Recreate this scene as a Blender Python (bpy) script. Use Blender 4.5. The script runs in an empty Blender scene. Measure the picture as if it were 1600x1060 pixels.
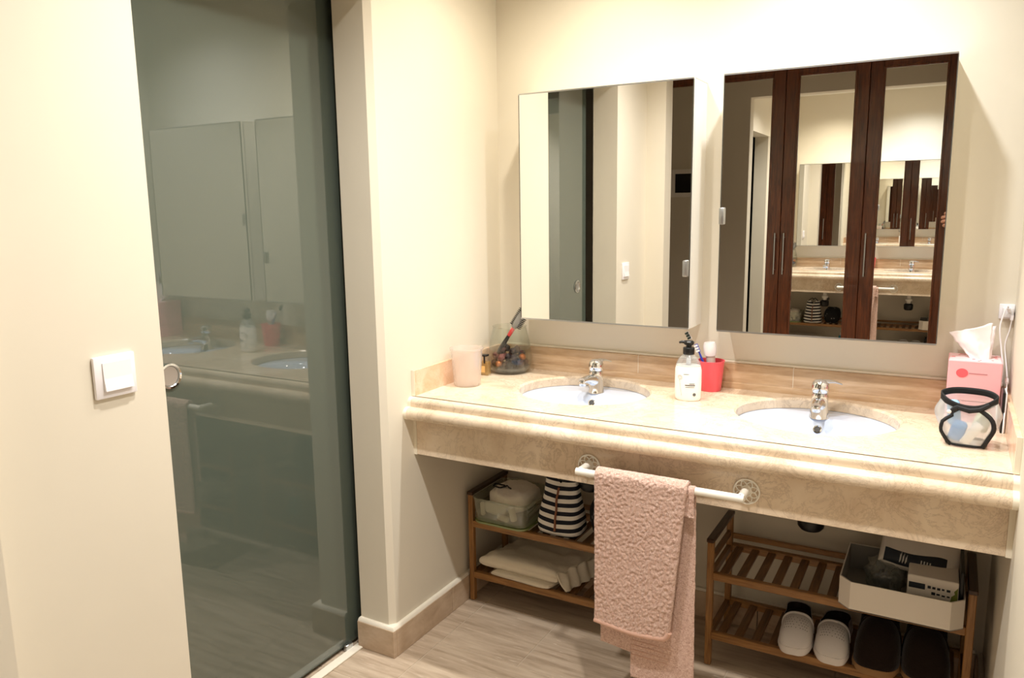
import bpy, bmesh, math, random
from mathutils import Vector, Matrix, noise

random.seed(7)
S = bpy.context.scene
COL = S.collection
PI = math.pi

# ------------------------------------------------------------------ camera
cam_d = bpy.data.cameras.new('camera')
cam = bpy.data.objects.new('camera', cam_d)
COL.objects.link(cam)
S.camera = cam
cam_d.sensor_fit = 'HORIZONTAL'
cam_d.sensor_width = 36.0
cam_d.lens = 36.0 * 1208.9 / 1600.0
cam_d.clip_start = 0.02
CR = Vector((0.87063375, 0.49174363, -0.01360403))
CU = Vector((-0.06955499, 0.15042966, 0.98617089))
CF = Vector((-0.4869897, 0.85764743, -0.16517236))
cm = Matrix.Identity(4)
for i in range(3):
    cm[i][0], cm[i][1], cm[i][2] = CR[i], CU[i], -CF[i]
cm[0][3], cm[1][3], cm[2][3] = 1.5158, -2.5845, 1.451
cam.matrix_world = cm

# ------------------------------------------------------------------ world, exposure
wd = bpy.data.worlds.new('world')
S.world = wd
wd.use_nodes = True
wd.node_tree.nodes['Background'].inputs[0].default_value = (1, 0.95, 0.88, 1)
wd.node_tree.nodes['Background'].inputs[1].default_value = 0.05
S.view_settings.view_transform = 'Standard'
S.view_settings.look = 'None'
S.view_settings.gamma = 1.0
S.view_settings.use_curve_mapping = False
S.view_settings.exposure = 1.0
S.cycles.max_bounces = 18
S.cycles.diffuse_bounces = 5
S.cycles.glossy_bounces = 10
S.cycles.transmission_bounces = 12
S.cycles.transparent_max_bounces = 24
S.cycles.use_denoising = True
S.cycles.blur_glossy = 0.3
S.cycles.sample_clamp_indirect = 6.0

CEIL = 2.5
# downlights: (x, y, watts, colour)
LAMPS = [(0.50, -0.47, 27, (1.0, 0.92, 0.77)),
         (1.18, -0.47, 31, (0.91, 0.955, 1.0)),
         (0.57, -1.36, 42, (1.0, 0.965, 0.92)),
         (1.15, -1.36, 36, (1.0, 0.965, 0.91))]
for i, (lx, ly, lw, lc) in enumerate(LAMPS):
    ld = bpy.data.lights.new('downlight_beam', 'SPOT')
    ld.energy = lw
    ld.color = lc
    ld.shadow_soft_size = 0.03
    ld.spot_size = math.radians(140)
    ld.spot_blend = 1.0
    lo = bpy.data.objects.new('downlight_beam', ld)
    COL.objects.link(lo)
    lo.location = (lx, ly, CEIL - 0.03)

# ------------------------------------------------------------------ helpers
def srgb(r, g, b):
    f = lambda c: ((c / 255 + 0.055) / 1.055) ** 2.4 if c / 255 > 0.04045 else c / 255 / 12.92
    return (f(r), f(g), f(b), 1.0)

MATS = {}
def mat(name, col=(200, 200, 200), rough=0.5, metal=0.0, spec=0.5, trans=0.0, ior=1.45, coat=0.0,
        sheen=0.0, emit=None, estr=0.0, alpha=1.0, sss=0.0):
    if name in MATS:
        return MATS[name]
    m = bpy.data.materials.new(name)
    m.use_nodes = True
    b = m.node_tree.nodes['Principled BSDF']
    b.inputs['Base Color'].default_value = srgb(*col)
    b.inputs['Roughness'].default_value = rough
    b.inputs['Metallic'].default_value = metal
    b.inputs['Specular IOR Level'].default_value = spec
    b.inputs['Transmission Weight'].default_value = trans
    b.inputs['IOR'].default_value = ior
    b.inputs['Coat Weight'].default_value = coat
    b.inputs['Sheen Weight'].default_value = sheen
    b.inputs['Alpha'].default_value = alpha
    b.inputs['Subsurface Weight'].default_value = sss
    if emit:
        b.inputs['Emission Color'].default_value = srgb(*emit)
        b.inputs['Emission Strength'].default_value = estr
    MATS[name] = m
    return m

def nodes(m):
    nt = m.node_tree
    return nt, nt.nodes, nt.links, nt.nodes['Principled BSDF']

def coords(m, scale=(1, 1, 1), rot=(0, 0, 0), world=True):
    nt, N, L, b = nodes(m)
    tc = N.new('ShaderNodeTexCoord')
    mp = N.new('ShaderNodeMapping')
    mp.inputs['Scale'].default_value = scale
    mp.inputs['Rotation'].default_value = rot
    if world:
        g = N.new('ShaderNodeNewGeometry')
        L.new(g.outputs['Position'], mp.inputs['Vector'])
    else:
        L.new(tc.outputs['Object'], mp.inputs['Vector'])
    return mp.outputs['Vector']

def ntex(m, vec, scale, detail=4, rough=0.55, dist=0.0):
    nt, N, L, b = nodes(m)
    n = N.new('ShaderNodeTexNoise')
    n.inputs['Scale'].default_value = scale
    n.inputs['Detail'].default_value = detail
    n.inputs['Roughness'].default_value = rough
    n.inputs['Distortion'].default_value = dist
    L.new(vec, n.inputs['Vector'])
    return n.outputs['Fac']

def ramp(m, fac, stops):
    nt, N, L, b = nodes(m)
    r = N.new('ShaderNodeValToRGB')
    els = r.color_ramp.elements
    while len(els) < len(stops):
        els.new(0.5)
    for e, (p, c) in zip(els, stops):
        e.position = p
        e.color = srgb(*c)
    L.new(fac, r.inputs['Fac'])
    return r.outputs['Color']

def mixc(m, fac, a, bcol, mode='MIX'):
    nt, N, L, b = nodes(m)
    x = N.new('ShaderNodeMix')
    x.data_type = 'RGBA'
    x.blend_type = mode
    if isinstance(fac, float):
        x.inputs[0].default_value = fac
    else:
        L.new(fac, x.inputs[0])
    for s, v in ((6, a), (7, bcol)):
        if isinstance(v, tuple):
            x.inputs[s].default_value = v
        else:
            L.new(v, x.inputs[s])
    return x.outputs[2]

def setcol(m, c):
    nt, N, L, b = nodes(m)
    L.new(c, b.inputs['Base Color'])

def bump(m, h, strength=0.2, dist=0.01):
    nt, N, L, b = nodes(m)
    bn = N.new('ShaderNodeBump')
    bn.inputs['Strength'].default_value = strength
    bn.inputs['Distance'].default_value = dist
    L.new(h, bn.inputs['Height'])
    L.new(bn.outputs['Normal'], b.inputs['Normal'])

# ------------------------------------------------------------------ materials
def paint(name, col):
    m = mat(name, col, 0.55, spec=0.35)
    v = coords(m)
    setcol(m, mixc(m, ntex(m, v, 3.0, 3), srgb(*col), srgb(*[max(0, c - 6) for c in col])))
    bump(m, ntex(m, v, 60, 5), 0.03, 0.004)
    return m
M_WALL = paint('cream_wall_paint', (224, 216, 199))
M_CEIL = paint('white_ceiling_paint', (240, 236, 226))
M_TRIMP = paint('pale_trim_paint', (240, 232, 214))

def stone(name, base, dark, light, vein, scale=(1, 1, 1), rough=0.18):
    m = mat(name, base, rough, spec=0.5, coat=0.0)
    v = coords(m, scale)
    n1 = ntex(m, v, 5.0, 6, 0.6, 0.6)
    c = ramp(m, n1, [(0.30, dark), (0.5, base), (0.72, light)])
    n2 = ntex(m, v, 11.0, 8, 0.74, 1.3)
    nt, N, L, b = nodes(m)
    # thin veins where the noise crosses its mid value
    sub = N.new('ShaderNodeMath'); sub.operation = 'SUBTRACT'; sub.inputs[1].default_value = 0.5
    L.new(n2, sub.inputs[0])
    ab = N.new('ShaderNodeMath'); ab.operation = 'ABSOLUTE'; L.new(sub.outputs[0], ab.inputs[0])
    mr = N.new('ShaderNodeMapRange')
    mr.inputs['From Min'].default_value = 0.0; mr.inputs['From Max'].default_value = 0.03
    mr.inputs['To Min'].default_value = 0.55; mr.inputs['To Max'].default_value = 0.0
    L.new(ab.outputs[0], mr.inputs['Value'])
    n3 = ntex(m, v, 6.0, 3)
    g = N.new('ShaderNodeMath'); g.operation = 'MULTIPLY'; L.new(mr.outputs[0], g.inputs[0]); L.new(n3, g.inputs[1])
    c2 = mixc(m, g.outputs[0], c, srgb(*vein))
    setcol(m, c2)
    return m
M_MARBLE = stone('beige_marble', (225, 206, 181), (210, 187, 160), (235, 219, 198), (122, 88, 62))
M_PINKST = stone('pink_beige_marble', (224, 190, 160), (214, 176, 142), (234, 206, 182), (190, 140, 108), (3, 3, 3))

def travertine(name, base, dark, light, scale, rough=0.25, line=(228, 214, 196), amt=0.5):
    m = mat(name, base, rough, spec=0.5)
    v = coords(m, scale)
    n1 = ntex(m, v, 4.0, 5, 0.6, 0.3)
    c = ramp(m, n1, [(0.32, dark), (0.5, base), (0.70, light)])
    n2 = ntex(m, v, 11.0, 6, 0.7, 0.5)
    f = N = None
    nt, NN, L, b = nodes(m)
    mr = NN.new('ShaderNodeMapRange')
    mr.inputs['From Min'].default_value = 0.60; mr.inputs['From Max'].default_value = 0.74
    mr.inputs['To Max'].default_value = amt
    L.new(n2, mr.inputs['Value'])
    setcol(m, mixc(m, mr.outputs[0], c, srgb(*line)))
    return m
M_FLOOR = travertine('travertine_floor', (192, 172, 150), (166, 146, 124), (208, 190, 168), (1.0, 9.0, 1.0), 0.28, (236, 222, 204), 0.95)
M_SPLASH = travertine('travertine_splash', (198, 168, 134), (178, 146, 112), (216, 190, 160), (1.3, 1.0, 9.0), 0.2, (222, 204, 180), 0.4)
M_BASEB = travertine('travertine_skirting', (196, 172, 146), (180, 154, 128), (210, 188, 164), (2.5, 2.5, 5.0), 0.3, (222, 208, 190), 0.3)
M_GROUT = mat('pale_grout', (198, 182, 162), 0.8)
M_CAULK = mat('white_caulk', (238, 230, 214), 0.6)

def wood(name, base, dark, light, scale, rough=0.35, coat=0.0):
    m = mat(name, base, rough, coat=coat)
    v = coords(m, scale)
    n1 = ntex(m, v, 6.0, 5, 0.6, 0.8)
    setcol(m, ramp(m, n1, [(0.28, dark), (0.5, base), (0.75, light)]))
    bump(m, n1, 0.05, 0.002)
    return m
M_DARKW = wood('dark_walnut', (86, 43, 21), (54, 25, 11), (116, 62, 32), (14, 14, 1.0), 0.3, 0.3)
M_BAMBX = wood('oiled_bamboo_rail', (150, 106, 58), (116, 78, 40), (176, 130, 78), (1.5, 22, 22), 0.4, 0.1)
M_BAMBY = wood('oiled_bamboo_slat', (118, 80, 44), (88, 58, 30), (142, 102, 60), (22, 1.5, 22), 0.4, 0.1)
M_BAMBZ = wood('oiled_bamboo_post', (150, 106, 58), (116, 78, 40), (176, 130, 78), (22, 22, 1.5), 0.4, 0.1)

M_CAPRAIL = wood('shade_darkened_bamboo', (66, 42, 26), (46, 28, 16), (86, 58, 36), (22, 1.5, 22), 0.35, 0.1)  # rack top rails: shade under the vanity put into the bamboo colour
M_MIRROR = mat('mirror_silver', (246, 246, 244), 0.0, metal=1.0)
M_ALU = mat('polished_aluminium', (214, 212, 206), 0.12, metal=1.0)
M_SATIN = mat('satin_aluminium', (196, 198, 200), 0.32, metal=1.0)
M_CHROME = mat('chrome', (226, 228, 230), 0.05, metal=1.0)
M_EDGE = mat('grey_mirror_edge', (92, 90, 84), 0.4, metal=0.6)
M_LACQ = mat('white_lacquer', (240, 236, 228), 0.22)
M_BLACKG = mat('black_gap', (18, 17, 16), 0.7)
M_CERAMIC = mat('white_ceramic', (200, 209, 226), 0.08, coat=0.4)
M_WHITEPL = mat('white_plastic', (238, 234, 236), 0.35)
M_RAIL = mat('white_enamel', (240, 236, 226), 0.22)
M_BLACKPL = mat('black_plastic', (16, 16, 17), 0.35)
M_RED = mat('coral_red_plastic', (240, 92, 106), 0.35, sss=0.0)
M_DARKHOLE = mat('dark_hole', (74, 72, 70), 0.5)

m = mat('frosted_green_glass', (84, 92, 83), 0.012, spec=0.75, ior=1.52)
m.node_tree.nodes['Principled BSDF'].inputs['Coat Weight'].default_value = 1.0
m.node_tree.nodes['Principled BSDF'].inputs['Coat Roughness'].default_value = 0.0
M_GLASSD = m
M_GLASSE = mat('glass_cut_edge', (70, 96, 84), 0.2)

def thin_glass(name, tint=(255, 255, 255), amount=0.06, milky=None, mfac=0.0, rough=0.03):
    m = bpy.data.materials.new(name); m.use_nodes = True
    nt = m.node_tree; N = nt.nodes; L = nt.links
    N.remove(N['Principled BSDF'])
    out = N['Material Output']
    tr = N.new('ShaderNodeBsdfTransparent'); tr.inputs[0].default_value = srgb(*tint)
    gl = N.new('ShaderNodeBsdfGlossy'); gl.inputs['Roughness'].default_value = rough
    lw = N.new('ShaderNodeLayerWeight'); lw.inputs['Blend'].default_value = 0.35
    mr = N.new('ShaderNodeMapRange'); mr.inputs['To Min'].default_value = amount; mr.inputs['To Max'].default_value = 0.75
    L.new(lw.outputs['Facing'], mr.inputs['Value'])
    base = tr.outputs[0]
    if milky:
        df = N.new('ShaderNodeBsdfDiffuse'); df.inputs[0].default_value = srgb(*milky)
        tl = N.new('ShaderNodeBsdfTranslucent'); tl.inputs[0].default_value = srgb(*milky)
        mm = N.new('ShaderNodeMixShader'); mm.inputs[0].default_value = 0.45
        L.new(df.outputs[0], mm.inputs[1]); L.new(tl.outputs[0], mm.inputs[2])
        m2 = N.new('ShaderNodeMixShader'); m2.inputs[0].default_value = mfac
        L.new(tr.outputs[0], m2.inputs[1]); L.new(mm.outputs[0], m2.inputs[2])
        base = m2.outputs[0]
    ms = N.new('ShaderNodeMixShader')
    pw = N.new('ShaderNodeMath'); pw.operation = 'POWER'; pw.inputs[1].default_value = 2.0
    L.new(mr.outputs[0], pw.inputs[0])
    L.new(pw.outputs[0], ms.inputs[0]); L.new(base, ms.inputs[1]); L.new(gl.outputs[0], ms.inputs[2])
    L.new(ms.outputs[0], out.inputs['Surface'])
    MATS[name] = m
    return m
M_CLEAR = thin_glass('clear_glass', (250, 252, 250), 0.2)
M_FROSTP = thin_glass('frosted_tumbler_plastic', (250, 246, 244), 0.2, (252, 246, 240), 0.30, 0.2)
M_BOXPL = thin_glass('clear_box_plastic', (246, 248, 242), 0.25, (226, 228, 214), 0.16, 0.1)
M_POUCH = thin_glass('clear_pouch_vinyl', (246, 250, 252), 0.25, (244, 246, 246), 0.38, 0.15)
M_CLEARBAG = thin_glass('clear_wrapper_film', (240, 244, 240), 0.3, (190, 196, 190), 0.3, 0.12)

# ------------------------------------------------------------------ mesh helpers
class MB:
    def __init__(s):
        s.bm = bmesh.new()
    def box(s, lo, hi, bev=0.0, seg=2):
        t = bmesh.new()
        bmesh.ops.create_cube(t, size=1.0)
        lo = Vector(lo); hi = Vector(hi)
        for v in t.verts:
            v.co = Vector([(lo[i] + hi[i]) / 2 + v.co[i] * (hi[i] - lo[i]) for i in range(3)])
        if bev > 0:
            bmesh.ops.bevel(t, geom=t.edges[:], offset=bev, segments=seg, affect='EDGES', profile=0.5)
        s.merge(t)
        return s
    def merge(s, t, M=None):
        if M is not None:
            t.transform(M)
        me = bpy.data.meshes.new('tmp'); t.to_mesh(me); t.free()
        s.bm.from_mesh(me); bpy.data.meshes.remove(me)
    def prism(s, poly, axis, a, b):
        """poly: 2-D outline; axis 0/1/2 is the extrusion axis from a to b."""
        def P(u, v, w):
            return {0: (w, u, v), 1: (u, w, v), 2: (u, v, w)}[axis]
        bm = s.bm
        A = [bm.verts.new(P(u, v, a)) for u, v in poly]
        B = [bm.verts.new(P(u, v, b)) for u, v in poly]
        n = len(poly)
        for i in range(n):
            bm.faces.new((A[i], A[(i + 1) % n], B[(i + 1) % n], B[i]))
        bm.faces.new(A[::-1]); bm.faces.new(B)
        return s
    def lathe(s, prof, n=32, c=(0, 0, 0), sx=1.0, sy=1.0, cap0=True, cap1=True, M=None):
        bm = bmesh.new()
        rings = []
        for r, z in prof:
            rings.append([bm.verts.new((c[0] + r * sx * math.cos(2 * PI * k / n), c[1] + r * sy * math.sin(2 * PI * k / n), c[2] + z)) for k in range(n)])
        for a, b in zip(rings, rings[1:]):
            for k in range(n):
                bm.faces.new((a[k], a[(k + 1) % n], b[(k + 1) % n], b[k]))
        if cap0: bm.faces.new(rings[0][::-1])
        if cap1: bm.faces.new(rings[-1])
        s.merge(bm, M)
        return s
    def tube(s, pts, r, n=10, caps=True):
        pts = [Vector(p) for p in pts]
        rs = r if isinstance(r, (list, tuple)) else [r] * len(pts)
        bm = s.bm
        rings = []
        up = None
        for i, p in enumerate(pts):
            d = (pts[min(i + 1, len(pts) - 1)] - pts[max(i - 1, 0)]).normalized()
            if up is None:
                up = Vector((0, 0, 1)) if abs(d.z) < 0.9 else Vector((1, 0, 0))
            x = d.cross(up).normalized(); up = x.cross(d).normalized()
            rings.append([bm.verts.new(p + (x * math.cos(2 * PI * k / n) + up * math.sin(2 * PI * k / n)) * rs[i]) for k in range(n)])
        for a, b in zip(rings, rings[1:]):
            for k in range(n):
                bm.faces.new((a[k], a[(k + 1) % n], b[(k + 1) % n], b[k]))
        if caps:
            bm.faces.new(rings[0][::-1]); bm.faces.new(rings[-1])
        return s
    def grid(s, fn, nu, nv, closeu=False, closev=False):
        bm = s.bm
        V = [[bm.verts.new(fn(i / (nu if closeu else nu - 1), j / (nv if closev else nv - 1))) for j in range(nv)] for i in range(nu)]
        for i in range(nu if closeu else nu - 1):
            for j in range(nv if closev else nv - 1):
                a, b = V[i][j], V[(i + 1) % nu][j]
                c, d = V[(i + 1) % nu][(j + 1) % nv], V[i][(j + 1) % nv]
                try: bm.faces.new((a, b, c, d))
                except ValueError: pass
        return V
    def build(s, name, material, parent=None, smooth=True, angle=38):
        bmesh.ops.remove_doubles(s.bm, verts=s.bm.verts[:], dist=1e-5)
        bmesh.ops.recalc_face_normals(s.bm, faces=s.bm.faces[:])
        me = bpy.data.meshes.new(name)
        s.bm.to_mesh(me); s.bm.free()
        mats_ = material if isinstance(material, (list, tuple)) else [material]
        for mm in mats_: me.materials.append(mm)
        if smooth:
            for p in me.polygons: p.use_smooth = True
            try: me.set_sharp_from_angle(angle=math.radians(angle))
            except Exception: pass
        o = bpy.data.objects.new(name, me)
        COL.objects.link(o)
        if parent is not None: o.parent = parent
        return o

def tag(o, label=None, cat=None, group=None, kind=None):
    if label: o['label'] = label
    if cat: o['category'] = cat
    if group: o['group'] = group
    if kind: o['kind'] = kind
    return o
def struct(o, label):
    return tag(o, label, None, None, 'structure')
def empty(name, loc=(0, 0, 0), label=None, cat=None, group=None, kind=None):
    o = bpy.data.objects.new(name, None)
    o.empty_display_size = 0.05
    COL.objects.link(o)
    o.location = loc
    return tag(o, label, cat, group, kind)
def place(parent, *objs):
    """Children were modelled in world space: keep them there under the placed empty."""
    for o in objs:
        o.parent = parent
        o.matrix_parent_inverse = Matrix.Translation(-parent.location)
def copy_tree(o, parent=None):
    c = o.copy(); COL.objects.link(c)
    c.parent = parent
    for ch in [x for x in bpy.data.objects if x.parent == o]:
        copy_tree(ch, c)
    return c

# ------------------------------------------------------------------ key measures
W = 1.683          # room width
CZ = 0.85          # counter top
ST = 0.012         # side splash thickness
JY = -0.736        # end of the wall stub beside the vanity
NY = -1.494        # near edge of the door opening
WT = 0.133         # wall thickness at the door
DH = 2.075         # door head
PY0, PY1 = -1.92, -2.03   # partition with the opening towards the wardrobe passage
YW = -2.971        # wardrobe mirror plane
MD = 0.149         # mirror cabinet depth

# ------------------------------------------------------------------ room shell
struct(MB().box((-1.6, 0.0, 0), (W + 0.12, 0.12, CEIL)).build('wall_back', M_WALL), 'cream painted wall behind the double vanity')
b = MB()
b.prism([(-WT, 0.0), (-WT, JY), (-0.016, JY), (0.0, JY + 0.02), (0.0, 0.0)], 2, 0, CEIL)
b.box((-WT, PY0, 0), (0, NY, CEIL))
b.box((-WT, NY, DH), (0, JY, CEIL))
struct(b.build('wall_left', M_WALL), 'cream side wall with the opening of the glass sliding door')
struct(MB().box((W, PY1, 0), (W + 0.12, 0.0, CEIL)).build('wall_right', M_WALL), 'cream wall closing the vanity on the tissue box side')
b = MB()
b.box((-1.6, PY1, 0), (0.11, PY0, CEIL))
b.box((0.11, PY1, 2.265), (W + 0.12, PY0, CEIL))
b.box((W + 0.12, PY1, 0), (2.75, PY0, CEIL))
struct(b.build('wall_front', M_WALL), 'partition with the wide opening between vanity and wardrobe passage')
struct(MB().box((-1.72, -3.62, 0), (-1.6, 0.12, CEIL)).build('wall_far_left', M_WALL), 'cream end wall of the passage and shower room')
struct(MB().box((2.75, -3.62, 0), (2.87, PY0, CEIL)).build('wall_far_right', M_WALL), 'cream end wall of the wardrobe passage')
struct(MB().box((-1.72, -3.74, 0), (2.87, -3.62, CEIL)).build('wall_rear', M_WALL), 'cream wall behind the wardrobe')
struct(MB().box((-1.72, -3.74, CEIL), (2.87, 0.12, CEIL + 0.1)).build('ceiling', M_CEIL), 'flat white ceiling')

floor = struct(MB().box((-1.72, -3.74, -0.10), (2.87, 0.12, -0.002)).build('floor', M_GROUT), 'travertine tiled floor with thin pale joints')
TX, TY, G = 0.60, 0.30, 0.0035
tile_me = None
def floor_tile(x0, y0, x1, y1):
    t = MB().box((x0 + G / 2, y0 + G / 2, -0.02), (x1 - G / 2, y1 - G / 2, 0.0), 0.0012, 1).build('tile', M_FLOOR, floor, smooth=False)
    return t
xs = [-1.72, -1.14, -0.54, -0.164, 0.09, 0.69, 1.29, 1.89, 2.49, 2.87]
row = 0
yy = 0.0
while yy > -3.6:
    off = 0.0 if row % 2 == 0 else 0.3
    xx = [-1.72, -0.164, 0.09] + [0.09 + off + TX * k for k in range(0 if off else 1, 5)] + [2.87]
    xx = sorted(set(round(x, 4) for x in xx if x <= 2.87))
    for a, c in zip(xx, xx[1:]):
        if c - a > 0.02:
            floor_tile(a, max(yy - TY, -3.74), c, yy)
    yy -= TY; row += 1

struct(MB().box((-0.150, NY, 0.0), (-0.118, JY, 0.006), 0.002, 1).build('trim_1', M_CAULK), 'pale threshold strip below the glass sliding door')

# skirting: tiles on the wall stub, the back wall and the right wall
bt, bh = 0.018, 0.095
def skirting(name, label, tiles, caulk):
    root = struct(empty(name), label)
    for lo, hi in tiles:
        MB().box(lo, hi, 0.0015, 1).build('tile', M_BASEB, root, smooth=False)
    for lo, hi in caulk:
        MB().box(lo, hi, 0.004, 2).build('caulk_bead', M_CAULK, root)
    return root
g = 0.0015
skirting('baseboard_left', 'travertine skirting tiles around the wall stub beside the vanity',
    [((-WT - 0.004, JY - bt, 0), (bt - g, JY + 0.0, bh)),
     ((0.0, JY + 0.0, 0), (bt, -0.41 - g, bh)),
     ((0.0, -0.41 + g, 0), (bt, -bt - g, bh))],
    [])
b = MB()
cc = [(bh - 0.0005, 0.0), (bh + 0.005, 0.0015), (bh + 0.009, 0.006)]
def caulk_ring(z, i):
    return [b.bm.verts.new(p + (z,)) for p in ((-WT - 0.002, JY - bt + 0.002 + i), (bt - 0.002 - i, JY - bt + 0.002 + i), (bt - 0.002 - i, -bt), (-0.003, -bt), (-0.003, JY + 0.024), (-0.022, JY + 0.003), (-WT - 0.002, JY + 0.003))]
rs_ = [caulk_ring(z, i) for z, i in cc]
for A, B in zip(rs_, rs_[1:]):
    for k in range(7): b.bm.faces.new((A[k], A[(k + 1) % 7], B[(k + 1) % 7], B[k]))
b.bm.faces.new(rs_[-1])
b.build('caulk_bead', M_CAULK, bpy.data.objects['baseboard_left'])
skirting('baseboard_back', 'travertine skirting tiles on the wall under the vanity',
    [((bt + g + k * 0.5, -bt, 0), (min(bt + 0.5 + k * 0.5, W - bt) - g, 0, bh)) for k in range(4)],
    [((bt, -bt + 0.004, bh - 0.001), (W - bt, 0, bh + 0.01))])
skirting('baseboard_right', 'travertine skirting tiles on the wall by the rack with the white tray',
    [((W - bt, -0.5 * (k + 1), 0), (W, -0.5 * k - (bt if k == 0 else 0) - g, bh)) for k in range(4)],
    [((W - bt + 0.004, -1.98, bh - 0.001), (W, -bt, bh + 0.01))])
skirting('baseboard_front', 'travertine skirting tiles below the light switch wall',
    [((0, PY0 + bt + g, 0), (bt, NY - 0.01, bh)), ((0.0, PY0, 0), (0.11, PY0 + bt, bh))], [((-0.004, PY0, bh - .001), (bt - .004, NY - .012, bh + .01))])

# ------------------------------------------------------------------ glass sliding door
door = struct(empty('door_1', (-0.164, -1.05, 0.0)), 'frosted grey green glass sliding door with round recessed chrome pull')
gx = -0.164
gp = MB().box((gx - 0.010, -1.47, 0.012), (gx, -0.56, 2.20), 0.0012, 1).build('glass_panel', M_GLASSD, smooth=False)
b = MB()
RX = Matrix.Translation((gx, -1.362, 1.052)) @ Matrix.Rotation(PI / 2, 4, 'Y')
b.lathe([(0.030, 0.0), (0.0325, 0.002), (0.032, 0.005), (0.027, 0.006), (0.0255, 0.003), (0.024, -0.004)], 36, cap0=False, cap1=False, M=RX)
hr = b.build('handle', M_CHROME)
b = MB(); b.lathe([(0.0245, -0.003), (0.012, -0.0035), (0.0, -0.0036)], 36, cap0=False, cap1=False, M=RX @ Matrix.Translation((0, 0, 0.0042)))
hc = b.build('handle_cup', M_SATIN)
b = MB().box((gx - 0.03, -0.80, 0.0), (gx - 0.012, -0.765, 0.03), 0.002, 1)
b.box((gx + 0.002, -0.80, 0.0), (gx + 0.016, -0.765, 0.022), 0.002, 1)
fg = b.build('floor_guide', M_SATIN)
tr = MB().box((gx - 0.04, -1.55, 2.20), (gx + 0.0, -0.4, 2.25), 0.003, 1).build('track', M_SATIN)
place(door, gp, hr, hc, fg, tr)

# ------------------------------------------------------------------ light switch
sw = empty('light_switch', (0.0, -1.6135, 1.12), 'white square rocker switch on the wall beside the glass door', 'light switch')
sy0, sy1, sz0, sz1 = -1.660, -1.567, 1.0745, 1.1635
p = MB().box((0.0, sy0, sz0), (0.009, sy1, sz1), 0.003, 2).build('plate', M_WHITEPL)
b = MB(); b.prism([(0.008, sz0 + 0.015), (0.0165, sz0 + 0.016), (0.0125, sz0 + 0.042), (0.011, sz1 - 0.014), (0.008, sz1 - 0.013)], 1, sy0 + 0.018, sy1 - 0.012)
k = b.build('rocker', M_WHITEPL, smooth=False)
place(sw, p, k)

# ------------------------------------------------------------------ vanity counter
van = empty('vanity_counter', (W / 2, -0.3, 0.65), 'long beige marble vanity counter with rounded double front edge', 'counter')
SINKS = [(0.470, -0.258), (1.203, -0.258)]
SA, SB = 0.222, 0.200
def plate_with_hole(bm, x0, x1, y0, y1, cx, cy, a, b2, z, zt, N=72):
    angs = sorted(set([2 * PI * k / N for k in range(N)] + [math.atan2(y - cy, x - cx) % (2 * PI) for x in (x0, x1) for y in (y0, y1)]))
    outer, i0, i1, i2 = [], [], [], []
    for t in angs:
        c, s_ = math.cos(t), math.sin(t)
        k = min([((x1 if c > 0 else x0) - cx) / c if abs(c) > 1e-9 else 1e9, ((y1 if s_ > 0 else y0) - cy) / s_ if abs(s_) > 1e-9 else 1e9])
        outer.append(bm.verts.new((cx + k * c, cy + k * s_, z)))
        rr = 1 / math.sqrt((c / a) ** 2 + (s_ / b2) ** 2)
        i0.append(bm.verts.new((cx + (rr + 0.006) * c, cy + (rr + 0.006) * s_, z)))
        i1.append(bm.verts.new((cx + rr * c, cy + rr * s_, z - 0.006)))
        i2.append(bm.verts.new((cx + rr * c, cy + rr * s_, zt)))
    n = len(angs)
    for q in range(n):
        r = (q + 1) % n
        for A, B in ((outer, i0), (i0, i1), (i1, i2)):
            bm.faces.new((A[q], A[r], B[r], B[q]))
CF_Y = -0.586
b = MB()
xm = (SINKS[0][0] + SINKS[1][0]) / 2
ZT = CZ - 0.032
for (cx, cy), x0, x1 in ((SINKS[0], ST, xm), (SINKS[1], xm, W - ST)):
    plate_with_hole(b.bm, x0, x1, CF_Y, -0.020, cx, cy, SA, SB, CZ, ZT)
slab = b.build('top_slab', M_MARBLE)
def arc(cx, cy, r, a0, a1, n=8):
    return [(cx + r * math.cos(math.radians(a0 + (a1 - a0) * k / n)), cy + r * math.sin(math.radians(a0 + (a1 - a0) * k / n))) for k in range(n + 1)]
# front edge profile in (y, z): upper quarter round, lower full bullnose
prof = [(CF_Y + 0.0, CZ - 0.002)] + arc(CF_Y - 0.010, CZ - 0.018, 0.017, 85, 190, 8) + [(CF_Y - 0.0265, CZ - 0.030)] \
     + arc(CF_Y - 0.034, CZ - 0.051, 0.021, 80, 275, 12) + [(CF_Y, CZ - 0.0725), (CF_Y + 0.03, CZ - 0.072), (CF_Y + 0.03, CZ - 0.006)]
b = MB(); b.prism(prof, 0, ST, W - ST)
nose = b.build('front_nosing', M_MARBLE, angle=50)
ap = MB().box((ST, CF_Y, 0.651), (W - ST, CF_Y + 0.022, CZ - 0.070), 0.001, 1).build('apron', M_MARBLE, smooth=False)
ends = []
for x0, x1 in ((0.0, ST), (W - ST, W)):
    b = MB(); b.prism([(y - (0.0005 if y < CF_Y + .001 else 0), z) for y, z in prof], 0, x0, x1)
    b.box((x0, CF_Y - 0.001, 0.650), (x1, CF_Y + 0.022, CZ - 0.070))
    ends.append(b.build('end_strip', M_TRIMP, angle=50))
joints = [ST, 0.573, 1.099, W - ST]
parts = [slab, nose, ap] + ends
for x0, x1 in zip(joints, joints[1:]):
    parts.append(MB().box((x0 + 0.0008, -0.020, CZ + 0.0), (x1 - 0.0008, 0.0, CZ + 0.085), 0.0012, 1).build('splash_tile', M_SPLASH, smooth=False))
parts.append(MB().box((ST, -0.0188, CZ - 0.001), (W - ST, -0.001, CZ + 0.084)).build('splash_grout', M_CAULK, smooth=False))
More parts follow.
